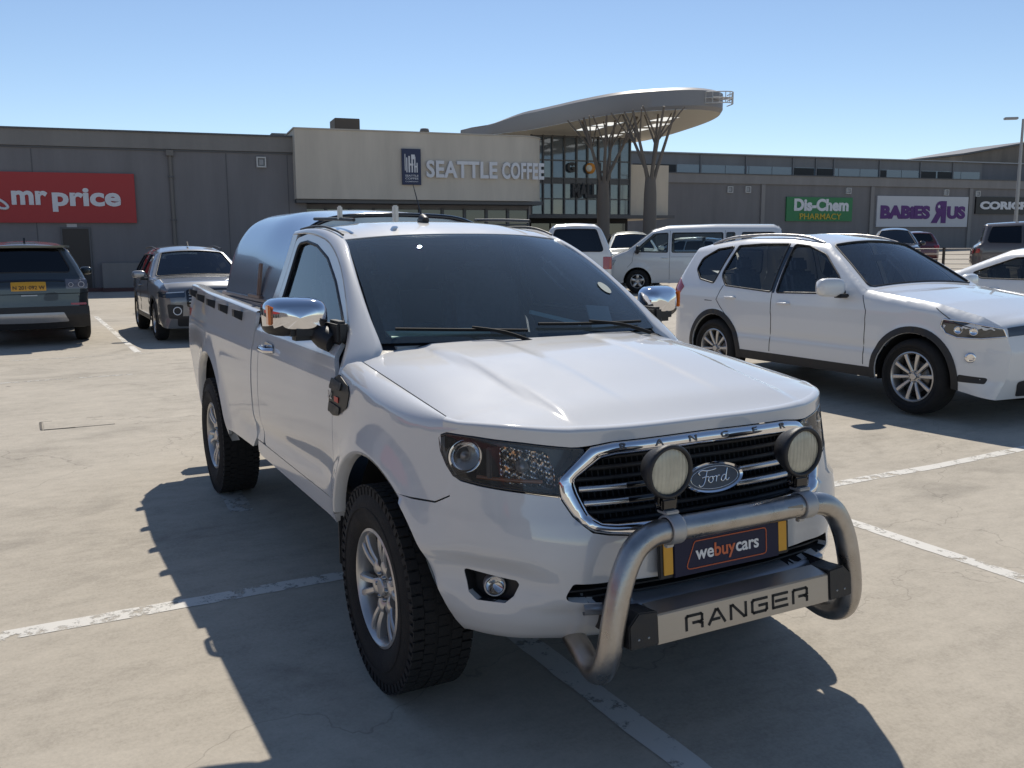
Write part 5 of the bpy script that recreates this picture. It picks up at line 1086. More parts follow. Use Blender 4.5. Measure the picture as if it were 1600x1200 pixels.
    def side_n(s,x,z):
        Q=np.stack([x,z],-1); d,k,t=dist_poly(Q,s.loop); L=s.loop; a=L[k]; b=L[(k+1)%len(L)]; tn=b-a; tn/=np.linalg.norm(tn,axis=1,keepdims=True)+1e-12; inn=np.stack([-tn[:,1],tn[:,0]],-1)
        m=np.maximum(0,.005-d)[:,None]; Q=Q+inn*m; return surf_normal(s.side,Q[:,0],Q[:,1],2e-3,1)
    def side(s,x,z): return np.stack([x,-s.Y(x,z),z],-1)
    def pq(s,q): return np.interp(q,s.L,s.xz[:,0]),np.interp(q,s.L,s.xz[:,1])
    def skin(s,q,y):
        q=np.asarray(q,float); x,z=s.pq(q); h=.05; x0,z0=s.pq(q-h); x1,z1=s.pq(q+h); tx,tz=x1-x0,z1-z0; l=np.hypot(tx,tz)+1e-9; nx,nz=-tz/l,tx/l   # profile runs front-bottom -> over the top -> rear-bottom
        nx,nz=-nx,-nz
        Yq=s.Yq(q); w=np.clip(y/Yq,-1.0,1.0); c=s.crn(q)*(1-w*w); return np.stack([x+nx*c,y,z+nz*c],-1)
    def Yq(s,q):
        if not hasattr(s,'_yq'):
            qq=np.linspace(0,s.L[-1],300); x,z=s.pq(qq); s._yq=(qq,s.Y(x,z))
        return np.interp(q,*s._yq)
    def q_of(s,x,z):
        d=np.hypot(s.xz[:,0]-x,s.xz[:,1]-z); i=int(np.argmin(d)); best=(1e9,0)
        for k in (i-1,i):
            if k<0 or k>=len(s.xz)-1: continue
            a,b=s.xz[k],s.xz[k+1]; ab=b-a; t=min(1,max(0,float((np.array([x,z])-a)@ab/(ab@ab+1e-12)))); e=float(np.hypot(*(a+t*ab-[x,z])))
            if e<best[0]: best=(e,s.L[k]+t*math.hypot(*ab))
        return best[1]
    # --- assembling
    def make(s,name,label,cat,group,loc,rz,paint,wins=(),ws=None,bl=None,skin_holes=(),side_holes=(),step=.07,glassm=None,wheelspec=None,interior=True,trim=None):
        T=s.T=thing(name,label,cat,loc,rz,group); s.paint=paint
        # extra rows of points near the edge so that the rounding reads
        ex=[]
        X=s.xz; sp_=.035 if step<=.06 else .07
        for i in range(0,len(X)-1):
            a,b=X[i],X[i+1]; L=np.hypot(*(b-a)); 
            if L<1e-6: continue
            n=max(1,int(round(L/sp_))); tn=(b-a)/L; inn=np.array([-tn[1],tn[0]])
            for j in range(n):
                p=a+(b-a)*(j+.5)/n; l=s.L[i]+L*(j+.5)/n; rd=float(np.interp(l,s.LA,s.A[:,2]))
                for f in(.06,.17,.32,.52,.76,1.02): ex.append((*(p+inn*rd*f),rd*f))
        ex=np.array(ex); d=dist_poly(ex[:,:2],s.loop)[0]; ex=ex[inpoly(ex[:,:2],s.loop)&(np.abs(d-ex[:,2])<.06*ex[:,2]+.0015)][:,:2]
        cell=set(); keep=[]
        for p in ex:
            k=(round(p[0]/.009),round(p[1]/.009))
            if k in cell: continue
            cell.add(k); keep.append(p)
        ex=np.array(keep)
        winp=[np.array(w) for w in wins]; sh=[np.array(h) for h in side_holes]
        sm=panel(s.side,s.loop,winp+sh,step=step,sgn=1,flange=.015,edge=sp_,extra=ex,nfn=s.side_n)
        sm.build('body_side',paint,T); sm.flipped().build('body_side',paint,T)
        # skin as a grid with holes left out by panel
        q0,q1=0,s.L[-1]; qq=np.linspace(q0,q1,int((q1-q0)/.05)); o=[(q,-float(s.Yq(q))) for q in qq]+[(q,float(s.Yq(q))) for q in qq[::-1]]
        holes=[]
        if ws is not None: holes.append(ws)
        if bl is not None: holes.append(bl)
        k=panel(s.skin,np.array(o),holes+[np.array(h) for h in skin_holes],step=step,sgn=-1,flange=0,edge=.05,h=4e-3); k.build('body_shell',paint,T)
        g=glassm or TGLASS
        for i,w in enumerate(winp):
            a=panel(s.side,w,step=.12,off=-.008,flange=.0); 
            for f in(0,1):
                o_=(a.flipped() if f else a).build('side_window',g,T); L=resample(w,.05); P=s.side(L[:,0],L[:,1]); tb=MB().tube([tuple(p) for p in P],.011,5,closed=True); (tb.flipped() if f else tb).build('window_seal',BLACKPL,o_)
        for nm,h_ in (('windscreen',ws),('rear_window',bl)):
            if h_ is None: continue
            a=panel(s.skin,h_,step=.15,off=-.004,flange=0,h=4e-3,sgn=-1); o_=a.build(nm,g if nm=='rear_window' or glassm is None else (s.wsg if hasattr(s,'wsg') else g),T)
            L=resample(h_,.06); P=s.skin(L[:,0],L[:,1]); MB().tube([tuple(p) for p in P],.012,5,closed=True).build('window_seal',BLACKPL,o_)
        for xw,zw in s.wheels:
            for sg in(-1,1):
                ws_=dict(R=zw,rr=zw*.60,w=s.wt,spokes='five'); ws_.update(wheelspec or {}); wheel(T,'wheel',(xw,sg*(s.W-s.wt/2-.015),zw),sg,**ws_)
            m=MB(); A=np.array(arch(xw,zw,s.R+.012,-10,190,18)); g_=np.stack([np.stack([A[:,0],0*A[:,0]-y,A[:,1]],1) for y in(s.W-.06,s.W-.45)],1); m.grid(g_); m.add([(xw,-(s.W-.45),zw)]+[tuple(p) for p in g_[:,1]],[(0,i+1,i+2) for i in range(len(A)-1)],smooth=False)
            m.build('arch_liner',DARK,T); m.flipped().build('arch_liner',DARK,T)
        m=MB().box(((s.xmin+s.xmax)/2,0,s.bottom+.05),(s.xmax-s.xmin-.35,s.W*2-.45,.10)); m.build('underbody',DARK,T)
        return T
    def patch(s,name,m,side=None,skin=None,off=.004,fl=.006,parent=None,label=None,one=False,step=.05):
        """a lamp, grille, plate ... laid on the side and/or the skin; both hands unless one"""
        mb=MB()
        if side is not None: panel(s.side,np.array(side),step=step,off=off,flange=fl,mb=mb,h=1e-3)
        if skin is not None: panel(s.skin,np.array(skin),step=step,off=off,flange=fl,mb=mb,h=3e-3,sgn=-1)
        o=mb.build(name,m,parent or s.T)
        if one: return o
        return o,mb.flipped().build(name,m,parent or s.T)
    def qline(s,pts): return [(s.q_of(x,z),y) for x,z,y in pts]
    def gapline(s,pts,w=.007,name='door_gap'):
        L=resample(np.array(pts),.04,False); P=s.side(L[:,0],L[:,1])+[0,-.000,0]; m=MB().tube([tuple(p) for p in P],w*.6,5); m.build(name,BLACKPL,s.T); m.flipped().build(name,BLACKPL,s.T)
    def seats(s,xs,z=.62,w=.44,dy=.36,m=None):
        for x in xs:
            for sg in(-1,1):
                k=MB(); k.box((x,sg*dy,z),(.5,w,.16),bev=.05); k.box((x-.30,sg*dy,z+.33),(.13,w,.62),rot=Matrix.Rotation(-.22,3,'Y'),bev=.05); k.box((x-.38,sg*dy,z+.70),(.09,.24,.17),rot=Matrix.Rotation(-.15,3,'Y'),bev=.035); k.build('seat',m or SEAT,s.T)
    def handle(s,x,z,m=None):
        y=-float(s.Y(np.array([x]),np.array([z]))[0]); k=MB().tube([(x-.09,y,z),(x-.07,y-.025,z),(x+.05,y-.028,z),(x+.08,y,z)],.012,7,sub=3); k.build('door_handle',m or s.paint,s.T); k.flipped().build('door_handle',m or s.paint,s.T)
    def mirror(s,x,z,m,sz=(.16,.22,.15),out=.10):
        y=-float(s.Y(np.array([x]),np.array([z]))[0]); k=MB(); rows=[]
        for t in np.linspace(-1,1,13):
            w_=(1-abs(t)**3.2)**(1/2.6)*.5+1e-4; rows.append([(x-.02+sz[0]*w_*math.copysign(abs(math.cos(a))**.6,math.cos(a))*.8+.10*t*sz[1],y-out-sz[1]*.25+t*sz[1]/2,z+.02+sz[2]*w_*math.copysign(abs(math.sin(a))**.75,math.sin(a))) for a in np.linspace(0,2*math.pi,18,endpoint=False)])
        g_=np.array(rows); g_=np.transpose(g_,(1,0,2)); k.grid(g_,closeu=True); 
        a=MB().box((x+.02,y-.03,z-.065),(.10,out+.12,.04),bev=.012)
        for f in(0,1):
            o=(k.flipped() if f else k).build('side_mirror',m,s.T); (a.flipped() if f else a).build('mirror_arm',BLACKPL,o)
def qwin(c,x0,z0,x1,z1,f=.90,inset=.04,bot=None,r=.06):
    """window on the skin between two profile points"""
    a,b=c.q_of(x0,z0),c.q_of(x1,z1); lo,hi=min(a,b)+inset,max(a,b)-inset; ya,yb=float(c.Yq(lo))*f,float(c.Yq(hi))*f; return rnd([(lo,-ya),(hi,-yb),(hi,yb),(lo,ya)],r,4)
def skz(c,z,rear=True,x=None):
    """q of the rear (or front) face at height z"""
    X=c.xz; n=len(X); i0=int(np.argmax(X[:,1])); r=range(i0,n-1) if rear else range(0,i0)
    for k in r:
        a,b=X[k][1],X[k+1][1]
        if (a-z)*(b-z)<=0 and a!=b: return c.L[k]+(c.L[k+1]-c.L[k])*(z-a)/(b-a)
    return c.L[-1] if rear else 0
CLRG=glass('car_glass',(.68,.75,.76),1.5)
CLRW=glass('car_windscreen',(.78,.86,.86),1.5,0,.03,(.5,.6,.66))
# --- white SUV parked in the next bay
WX=cpaint('suv_white',(.76,.76,.75),.0,.3)
prof=[(.78,.24,.12,.06,.03,.05),(.835,.42,.40,.15,.09,.08),(.86,.66,.45,.17,.10,.15),(.80,.88,.30,.13,.09,.10),(.62,.965,.14,.09,.03,.2),(.20,1.055,.10,.07,.03,.4),(-.40,1.125,.10,.06,.03,.3),(-.62,1.15,.07,.04,.05,.03),(-1.00,1.385,.06,.035,.06,.5),(-1.36,1.60,.08,.05,.05,.25),(-1.95,1.675,.11,.08,.04,.5),(-2.70,1.672,.11,.08,.04,.5),(-3.30,1.61,.10,.08,.03,.15),(-3.52,1.555,.06,.05,.03,.04),(-3.66,1.22,.14,.09,.05,.3),(-3.76,1.04,.25,.14,.06,.1),(-3.79,.70,.35,.2,.06,.1),(-3.80,.46,.35,.2,.06,.06),(-3.72,.28,.12,.06,.03,.04)]
c1=Car(prof,.935,[(0,.36),(-2.81,.36)],belt=1.06,tum=.40,bottom=.30,ra=.415,tuck=.05,wt=.245,flare_=.014); c1.wsg=CLRW
w1=rnd([(-.84,1.105,.01),(-1.02,1.285,.2),(-1.30,1.490,.25),(-1.60,1.580,.2),(-1.82,1.600,.03),(-1.80,1.075,.03)],.03)
w2=rnd([(-1.88,1.078,.03),(-1.90,1.604,.03),(-2.35,1.604,.1),(-2.72,1.585,.03),(-2.80,1.24,.1),(-2.66,1.12,.05)],.03)
w3=rnd([(-2.80,1.578,.03),(-3.08,1.545,.06),(-3.30,1.43,.08),(-3.32,1.30,.06),(-3.18,1.18,.08),(-2.90,1.14,.04),(-2.88,1.20,.03)],.03)
T=c1.make('parked_suv','white SUV with roof rails parked beside the pickup, facing right','SUV',None,(-2.64,6.28,float(gz(0,6.28))),0,WX,wins=[w1,w2,w3],ws=qwin(c1,-.62,1.15,-1.36,1.60,.93,.03),bl=qwin(c1,-3.52,1.54,-3.68,1.16,.88,.03),step=.06,glassm=CLRG,wheelspec=dict(spokes='v10',rr=.235,R=.36))
c1.seats([-1.65,-2.55],.66)
def band_poly(P0,P1,w=0): return P0+P1[::-1]
for xw in(0,-2.81):      # black wheel arch trims and sill cladding
    a=arch(xw,.36,.417,-8,188,30); b=arch(xw,.36,.478,-8,188,30); pts=np.array(a+b[::-1]); pts[:,1]=np.maximum(pts[:,1],.29); c1.patch('arch_trim',BLACKPL,side=pts,off=.006,fl=.008)
c1.patch('sill_trim',BLACKPL,side=[(-.46,.302),(-.46,.40),(-2.34,.40),(-2.34,.302)],off=.005,fl=.006)
for p in ([(-.62,1.10),(-.55,.95),(-.56,.42)],[(-1.86,1.08),(-1.84,.70),(-1.86,.42)],[(-2.70,1.12),(-2.78,.95),(-2.62,.80),(-2.50,.72)],[(.20,1.02),(.42,.90),(.60,.86)]): c1.gapline(p)
c1.handle(-1.65,.965); c1.handle(-2.52,.99); c1.mirror(-.86,1.15,WX,(.18,.30,.19),.12)
c1.patch('window_frame',GLOSSBLK,side=[(-1.83,1.07),(-1.83,1.57),(-1.895,1.57),(-1.87,1.07)],off=.001,fl=.003); 
for f in(0,1):
    Ls=np.array([(-1.45,1.595),(-1.8,1.64),(-2.4,1.662),(-3.0,1.635),(-3.30,1.585)]); P=c1.side(Ls[:,0],Ls[:,1]); P=P+[0,.03,.045]; P[0]-=[0,0,.03]; P[-1]-=[0,0,.03]; m=MB().tube([tuple(p) for p in P],.016,8,sub=5); (m.flipped() if f else m).build('roof_rail',SATIN,T)
hq=c1.q_of
hlS=rnd([(.285,.865),(.30,.925),(.52,.915),(.66,.893),(.800,.868,.005),(.822,.80,.005),(.66,.775),(.45,.770),(.335,.80)],.02); HG=mat('lamp_shell',(.06,.065,.07),.15,.3,1)
for o_ in c1.patch('headlight',HG,side=hlS,off=.002,fl=.004):
    pass
c1.patch('headlight_nose',HG,skin=[(skz(c1,.798,False),-.735),(skz(c1,.868,False),-.735),(skz(c1,.862,False),-.42),(skz(c1,.80,False),-.45)],off=.004,fl=.004)
for f in(0,1):
    for x,z in((.46,.838),(.60,.835)):
        y=-float(c1.Y(np.array([x]),np.array([z]))[0]); m=MB().lathe([(.032,.010),(.028,.004),(0,.004)],20,frame((x,y-.004,z),(.9,.35,0),(0,0,1))); m.lathe([(.036,.004),(.036,.012),(.032,.012)],20,frame((x,y-.004,z),(.9,.35,0),(0,0,1))); (m.flipped() if f else m).build('lamp_ring',CHROME,T)
LLr=resample(hlS,.04); P=c1.side(LLr[:,0],LLr[:,1]); m=MB().tube([tuple(p+np.array([0,-.004,0])) for p in P],.007,6,closed=True); m.build('lamp_trim',CHROME,T); m.flipped().build('lamp_trim',CHROME,T)
c1.patch('lower_vent',BLACKPL,side=rnd([(.46,.375),(.48,.44),(.72,.43),(.70,.375)],.02),off=.002)
for f in(0,1):
    y=-float(c1.Y(np.array([.58]),np.array([.60]))[0]); m=MB().lathe([(0,.012),(.03,.012),(.042,.014),(.048,.0)],24,frame((.58,y+.0,.60),(.80,.60,0),(0,0,1))); (m.flipped() if f else m).build('fog_lamp',CHROME,T); 
a=hq(.845,.42); b=hq(.80,.86); c1.patch('kidney_grille',GLOSSBLK,skin=rnd([(b-.20,.03),(b-.005,.03),(b-.005,.26),(b-.20,.22)],.03),off=.006)
c1.patch('lower_intake',BLACKPL,skin=rnd([(a-.16,-.56),(a-.02,-.62),(a+.03,-.40),(a+.03,.40),(a-.02,.62),(a-.16,.56)],.03),off=.006,one=True)
c1.patch('tail_light',RED,side=rnd([(-3.64,1.13),(-3.60,1.19),(-3.45,1.08),(-3.52,.98),(-3.68,.93)],.02),off=.006,fl=.01)
c1.patch('fuel_flap_gap',BLACKPL,side=[(-3.0,.93),(-2.998,.94),(-2.86,.935),(-2.86,.93)],off=.001,fl=.001)
m=MB().box((-1.05,0,1.01),(.4,1.4,.10),bev=.04); m.build('dashboard',GREYIN,T); m=MB().box((-1.22,0,1.45),(.025,.24,.07),bev=.01); m.build('rear_view_mirror',BLACKPL,T)
m=MB().tube([(-1.30+.05*math.sin(a),-.36+.18*math.cos(a),1.06+.17*math.sin(a)) for a in np.linspace(0,2*math.pi,24,endpoint=False)],.014,6,closed=True); m.build('steering_wheel',BLACKPL,T)
y=-float(c1.Y(np.array([-.62]),np.array([.53]))[0]); 
# --- generic profiles
def suv_prof(h=1.70,fl=.86,rl=-3.70,hood=1.03,cowl=-.42,cz=1.12,wt=-1.20,rs=-3.35,belt_b=1.12,bump=.42,upright=.0):
    return [(fl-.06,.26,.12,.06,.03,.05),(fl,.45,.40,.16,.06,.08),(fl,.72,.36,.16,.07,.15),(fl-.05,hood-.10,.25,.13,.05,.08),(fl-.22,hood,.14,.09,.03,.2),(.1,hood+.06,.10,.07,.03,.4),(cowl,cz,.08,.05,.04,.05),(wt,h-.09,.08,.05,.05,.20),(wt-.5,h-.01,.12,.08,.04,.5),(-2.5,h,.12,.08,.04,.5),(rs,h-.05,.10,.08,.03,.10),(rl+.14+upright,belt_b+.02,.14,.09,.05,.25),(rl+.02,belt_b-.14,.20,.12,.05,.1),(rl,.72,.30,.16,.05,.1),(rl-.02,.50,.30,.16,.05,.06),(rl+.06,.30,.12,.06,.03,.04)]
def simple_windows(c,belt,top,xs,xf,xr,ztopf,r=.03):
    """xs: pillar positions from front to rear; xf: bottom front point; xr rear"""
    W_=[]; 
    for i in range(len(xs)-1):
        a,b=xs[i],xs[i+1]; g_=.035
        if i==0: W_.append(rnd([(xf,belt,.01),(a-.05,ztopf,.15),(a-.30,top,.15),(b+g_,top,r),(b+g_,belt,r)],r))
        elif i==len(xs)-2: W_.append(rnd([(a-g_,belt,r),(a-g_,top,r),(b+.12,top-.02,.06),(b,belt+.10,.06),(b+.06,belt+.02,.05)],r))
        else: W_.append(rnd([(a-g_,belt,r),(a-g_,top,r),(b+g_,top,r),(b+g_,belt,r)],r))
    return W_
# --- dark green-black SUV seen from behind at the left edge
DG=cpaint('suv_dark',(.045,.055,.06),.3,.3)
c2=Car(suv_prof(1.72,.88,-3.72,1.05,-.35,1.14,-1.15,-3.40,1.15,upright=.02),.955,[(0,.36),(-2.74,.36)],belt=1.10,tum=.38,bottom=.34,ra=.42,tuck=.04,wt=.235)
T=c2.make('parked_suv','dark grey SUV with yellow rear number plate at the left edge','SUV',None,(-17.95,-1.83,0),math.pi,DG,wins=simple_windows(c2,1.16,1.60,[-1.15,-1.75,-2.7,-3.42],-.75,-3.4,1.50),ws=qwin(c2,-.35,1.14,-1.15,1.63,.93,.03),bl=qwin(c2,-3.40,1.67,-3.56,1.20,.90,.03,r=.07),step=.08)
def rect_skin(c,z0,z1,y0,y1,rear=True,r=.02): a,b=skz(c,z0,rear),skz(c,z1,rear); return rnd([(a,y0),(b,y0),(b,y1),(a,y1)],r)
pl_=c2.patch('number_plate',YELLOW,skin=rect_skin(c2,.93,1.045,-.26,.26,r=.01),off=.012,fl=.01,one=True)
qa=skz(c2,.985); P0=c2.skin(np.array([qa]),np.array([0.]))[0]; Mr=frame((P0[0]-.016,0,.985),(0,-1,0),(.06,0,1))
text_mb('N 201·092 W',.085,.002,.001,M=Mr).build('plate_lettering',mat('plate_black',(.03,.02,.01),.5),pl_)
for f in(0,1):
    m=MB(); panel(c2.side,rnd([(-3.50,1.115),(-3.66,1.11),(-3.69,.98),(-3.60,.93),(-3.48,.98)],.02),step=.04,off=.006,flange=.01,mb=m,h=1e-3); panel(c2.skin,rect_skin(c2,.955,1.10,-.895,-.56),step=.05,off=.006,flange=.01,mb=m,sgn=-1); (m.flipped() if f else m).build('tail_light',mat('smoked_lens',(.16,.15,.16),.12,.2,1),T)
    for y,r_ in((-.80,.050),(-.64,.038)):
        P=c2.skin(np.array([qa]),np.array([y]))[0]; Mq=frame((P[0]-.014,P[1],1.025),(0,-1,0),(.06,0,1)); m=MB().lathe([(r_,.0),(r_,.008),(r_*.80,.008),(r_*.78,.0)],24,Mq); (m.flipped() if f else m).build('lamp_ring',mat('ring_pale',(.5,.5,.52),.3),T)
c2.patch('bumper_lower',BLACKPL,skin=rect_skin(c2,.31,.665,-.90,.90,r=.03),off=.008,one=True); c2.patch('skid_plate',SILVER,skin=rnd([(skz(c2,.56),-.50),(skz(c2,.56),.50),(skz(c2,.42),.58),(skz(c2,.42),-.58)],.02),off=.018,fl=.012,one=True)
for f in(0,1):
    m=MB(); panel(c2.skin,rect_skin(c2,.68,.715,-.86,-.62,r=.008),step=.05,off=.012,flange=.01,mb=m,sgn=-1); (m.flipped() if f else m).build('reflector_strip',RED,T)
c2.patch('tailgate_gap',DARK,skin=rect_skin(c2,.870,.882,-.90,.90,r=.002),off=.001,fl=.002,one=True)
c2.patch('tailgate_band',mat('band_dark',(.02,.024,.03),.3,.3,.8),skin=rect_skin(c2,1.06,1.085,-.55,.55,r=.005),off=.012,fl=.012,one=True)
c2.patch('tailgate_emblem',SILVER,skin=rect_skin(c2,.845,.863,-.12,.12,r=.003),off=.006,fl=.006,one=True)
m=MB().box((-3.42,0,1.665),(.20,1.36,.035),bev=.015); m.build('roof_spoiler',DG,T); c2.mirror(-.85,1.17,DG)
m=MB().prism([(0,0),(.14,0),(.02,.08)],.03,frame((-2.95,.015,1.735),(1,0,0),(0,0,1))); m.build('aerial_fin',BLACKPL,T)
# --- silver SUV facing the camera behind the load bed
SV=cpaint('suv_silver',(.21,.215,.225),.45,.3)
c3=Car(suv_prof(1.63,.84,-3.45,1.02,-.42,1.09,-1.12,-3.15,1.10),.895,[(0,.345),(-2.62,.345)],belt=1.05,tum=.40,bottom=.33,ra=.405,wt=.22)
T=c3.make('parked_suv','silver SUV facing the camera with ring shaped fog lamp','SUV',None,(-14.3,.99,0),0,SV,wins=simple_windows(c3,1.11,1.50,[-1.10,-1.68,-2.55,-3.12],-.78,-3.1,1.44),ws=qwin(c3,-.42,1.09,-1.12,1.54,.93,.03),bl=qwin(c3,-3.15,1.58,-3.3,1.15,.88,.03),step=.08,glassm=glass('suv_glass',(.2,.23,.24),1.7),wheelspec=dict(rr=.215))
c3.seats([-1.55,-2.35],.62)
for f in(0,1):
    m=MB(); panel(c3.skin,rect_skin(c3,.78,.88,-.77,-.46,False,.02),step=.05,off=.008,flange=.01,mb=m,sgn=-1); panel(c3.side,rnd([(.55,.80),(.58,.885),(.79,.88),(.82,.78)],.02),step=.04,off=.006,flange=.01,mb=m,h=1e-3); (m.flipped() if f else m).build('headlight',mat('lamp_blue',(.03,.045,.07),.10,.2,1),T)
    q=float(skz(c3,.55,False)); P=c3.skin(np.array([q]),np.array([-.60]))[0]; m=MB().lathe([(.072,.0),(.072,.012),(.058,.012),(.056,0)],28,frame((P[0]+.012,P[1],.56),(0,1,0),(0,0,1))); (m.flipped() if f else m).build('lamp_ring',mat('ring_lit',(.7,.72,.75),.3),T)
    m=MB(); panel(c3.skin,rnd([(skz(c3,.42,False),-.52),(skz(c3,.44,False),-.74),(skz(c3,.68,False),-.76),(skz(c3,.66,False),-.50)],.03),step=.05,off=.006,flange=.01,mb=m,sgn=-1); (m.flipped() if f else m).build('lamp_surround',BLACKPL,T)
c3.patch('light_strip',mat('strip_pale',(.6,.65,.7),.25,.3),skin=rect_skin(c3,.862,.876,-.76,-.47,False,.003),off=.012,fl=.008)
c3.patch('grille',GLOSSBLK,skin=rect_skin(c3,.62,.90,-.44,.44,False,.04),off=.008,one=True); c3.patch('lower_grille',BLACKPL,skin=rect_skin(c3,.30,.47,-.60,.60,False,.04),off=.008,one=True)
for k in range(5): z=.66+k*.05; c3.patch('grille_bar',SILVER,skin=rect_skin(c3,z-.008,z+.008,-.40,.40,False,.003),off=.016,fl=.008,one=True)
c3.patch('sill_trim',BLACKPL,side=[(-.44,.335),(-.44,.42),(-2.18,.42),(-2.18,.335)],off=.005)
for xw in(0,-2.62): pts=np.array(arch(xw,.345,.407,-4,184,26)+arch(xw,.345,.455,-4,184,26)[::-1]); pts[:,1]=np.maximum(pts[:,1],.335); c3.patch('arch_trim',BLACKPL,side=pts,off=.005)
c3.mirror(-.74,1.13,SILVER,(.15,.24,.14)); c3.handle(-1.5,.93); c3.gapline([(-.52,1.05),(-.5,.8),(-.5,.45)]); c3.gapline([(-1.66,1.08),(-1.66,.45)])
for f in(0,1): P=np.array([(-1.35,-.60,1.60),(-2,-.60,1.645),(-2.8,-.60,1.62)]); m=MB().tube([tuple(p) for p in P],.015,6,sub=4); (m.flipped() if f else m).build('roof_rail',BLACKPL,T)
m=MB().prism([(0,0),(.12,0),(.01,.09)],.02,frame((-1.55,.01,1.655),(1,0,0),(0,0,1))); m.build('aerial_fin',BLACKPL,T)
m=MB().box((-.95,0,.98),(.35,1.35,.08),bev=.03); m.build('dashboard',GREYIN,T); m=MB().box((-1.05,0,1.42),(.02,.22,.06),bev=.01); m.build('rear_view_mirror',BLACKPL,T)
# --- white passenger vans
VW=cpaint('van_white',(.70,.70,.69),.0,.32)
vp=[(.90,.26,.12,.06,.03,.05),(.98,.42,.35,.16,.06,.08),(.98,.70,.35,.18,.08,.15),(.90,.98,.22,.13,.07,.15),(.62,1.13,.12,.08,.05,.15),(.30,1.24,.08,.05,.05,.05),(-.42,1.80,.08,.06,.06,.20),(-.85,1.93,.14,.10,.04,.5),(-2.2,1.97,.14,.10,.03,.5),(-3.85,1.95,.14,.10,.03,.08),(-4.02,1.86,.10,.08,.04,.10),(-4.17,1.20,.14,.10,.04,.3),(-4.20,.70,.20,.12,.04,.1),(-4.22,.45,.2,.12,.04,.06),(-4.16,.28,.12,.06,.03,.04)]
def van(label,loc,rz,glassm,lights=True):
    c=Car(vp,.955,[(0,.345),(-3.10,.345)],belt=1.16,tum=.22,bottom=.30,ra=.41,wt=.215,taper=(.05,.02))
    w=[rnd([(.10,1.20,.01),(-.12,1.42,.1),(-.46,1.72,.15),(-.86,1.74,.04),(-.86,1.18,.04)],.03),rnd([(-.98,1.18),(-.98,1.74),(-2.42,1.74),(-2.42,1.18)],.05),rnd([(-2.52,1.18),(-2.52,1.74),(-2.75,1.74),(-2.75,1.18)],.03),rnd([(-2.95,1.18),(-2.95,1.74),(-3.88,1.74,.12),(-3.96,1.18,.08)],.05)]
    T=c.make('passenger_van',label,'van','white passenger vans',loc,rz,VW,wins=w,ws=qwin(c,.30,1.24,-.42,1.80,.94,.03),bl=qwin(c,-4.03,1.85,-4.17,1.22,.90,.03,r=.08),step=.10,glassm=glassm,wheelspec=dict(spokes='five',rr=.20))
    c.seats([-.55,-1.5,-2.5],.85); c.mirror(.02,1.24,BLACKPL,(.12,.20,.24),.14)
    c.handle(-.78,1.02); c.gapline([(-.92,1.80),(-.92,.40)]); c.gapline([(-2.48,1.80),(-2.48,.62)]); c.gapline([(.12,1.18),(.16,.9),(.30,.75)]) ; c.gapline([(-.95,1.05),(-2.4,1.05),(-4.0,1.05)],.005,'slide_rail')
    c.patch('tail_light',RED,side=rnd([(-4.02,1.12),(-4.15,1.12),(-4.17,.80),(-4.05,.80)],.02),skin=rect_skin(c,.80,1.12,-.86,-.70),off=.006,fl=.008)
    c.patch('headlight',mat('lamp_clear',(.35,.36,.38),.1,.4,1),side=rnd([(.62,.98),(.82,.95),(.90,.80),(.72,.80)],.02),skin=rect_skin(c,.78,.96,-.80,-.48,False),off=.006)
    c.patch('rear_bumper',VW,skin=rect_skin(c,.36,.62,-.86,.86,r=.03),off=.02,fl=.02,one=True); c.patch('brake_light',mat('lamp_pale',(.6,.6,.6),.3),skin=rect_skin(c,1.865,1.885,-.14,.14,r=.004),off=.012,one=True)
    c.patch('grille',GLOSSBLK,skin=rect_skin(c,.80,.90,-.44,.44,False),off=.006,one=True)
    return T
van('white passenger van seen side on, facing left, before the mall',(-19.75,14.65,.21),R_(230),CLRG)
van('white passenger van seen from behind above the pickup bonnet',(-20.8,12.85,.20),R_(150),TGLASS)
# --- silver pickup between the vans
SP=cpaint('pickup_pale',(.62,.64,.60),.1,.3)
pp=[(.82,.40,.12,.06,.03,.05),(.90,.52,.35,.16,.06,.08),(.88,.95,.25,.13,.05,.08),(.70,1.10,.12,.09,.03,.15),(-.35,1.20,.08,.05,.04,.05),(-1.05,1.70,.08,.05,.05,.20),(-1.5,1.79,.12,.08,.04,.4),(-2.35,1.79,.12,.08,.04,.15),(-2.62,1.22,.06,.04,.03,.03),(-4.1,1.20,.06,.04,.0,.05),(-4.15,.60,.10,.06,.0,.05)]
c5=Car(pp,.915,[(0,.385),(-3.08,.385)],belt=1.14,tum=.40,bottom=.48,ra=.45,wt=.24)
T=c5.make('parked_pickup','pale silver pickup facing the camera between the two white vans','pickup',None,(-22.8,16.6,.25),R_(-30),SP,wins=[rnd([(-.62,1.22,.01),(-1.0,1.52,.2),(-1.3,1.65,.1),(-1.55,1.66,.03),(-1.55,1.22,.03)],.03),rnd([(-1.63,1.22),(-1.63,1.66),(-2.25,1.64,.1),(-2.38,1.22)],.03)],ws=qwin(c5,-.35,1.20,-1.05,1.70,.93,.03),bl=qwin(c5,-2.35,1.74,-2.60,1.26,.85,.04),step=.10)
c5.patch('grille',GLOSSBLK,skin=rect_skin(c5,.74,.98,-.55,.55,False,.03),off=.008,one=True); c5.patch('headlight',MATS['lamp_clear'],skin=rect_skin(c5,.82,.99,-.80,-.57,False),side=rnd([(.60,.86),(.62,1.0),(.80,.98),(.86,.86)],.02),off=.006); c5.patch('lower_grille',BLACKPL,skin=rect_skin(c5,.44,.62,-.5,.5,False,.03),off=.008,one=True); c5.mirror(-.6,1.22,SP)
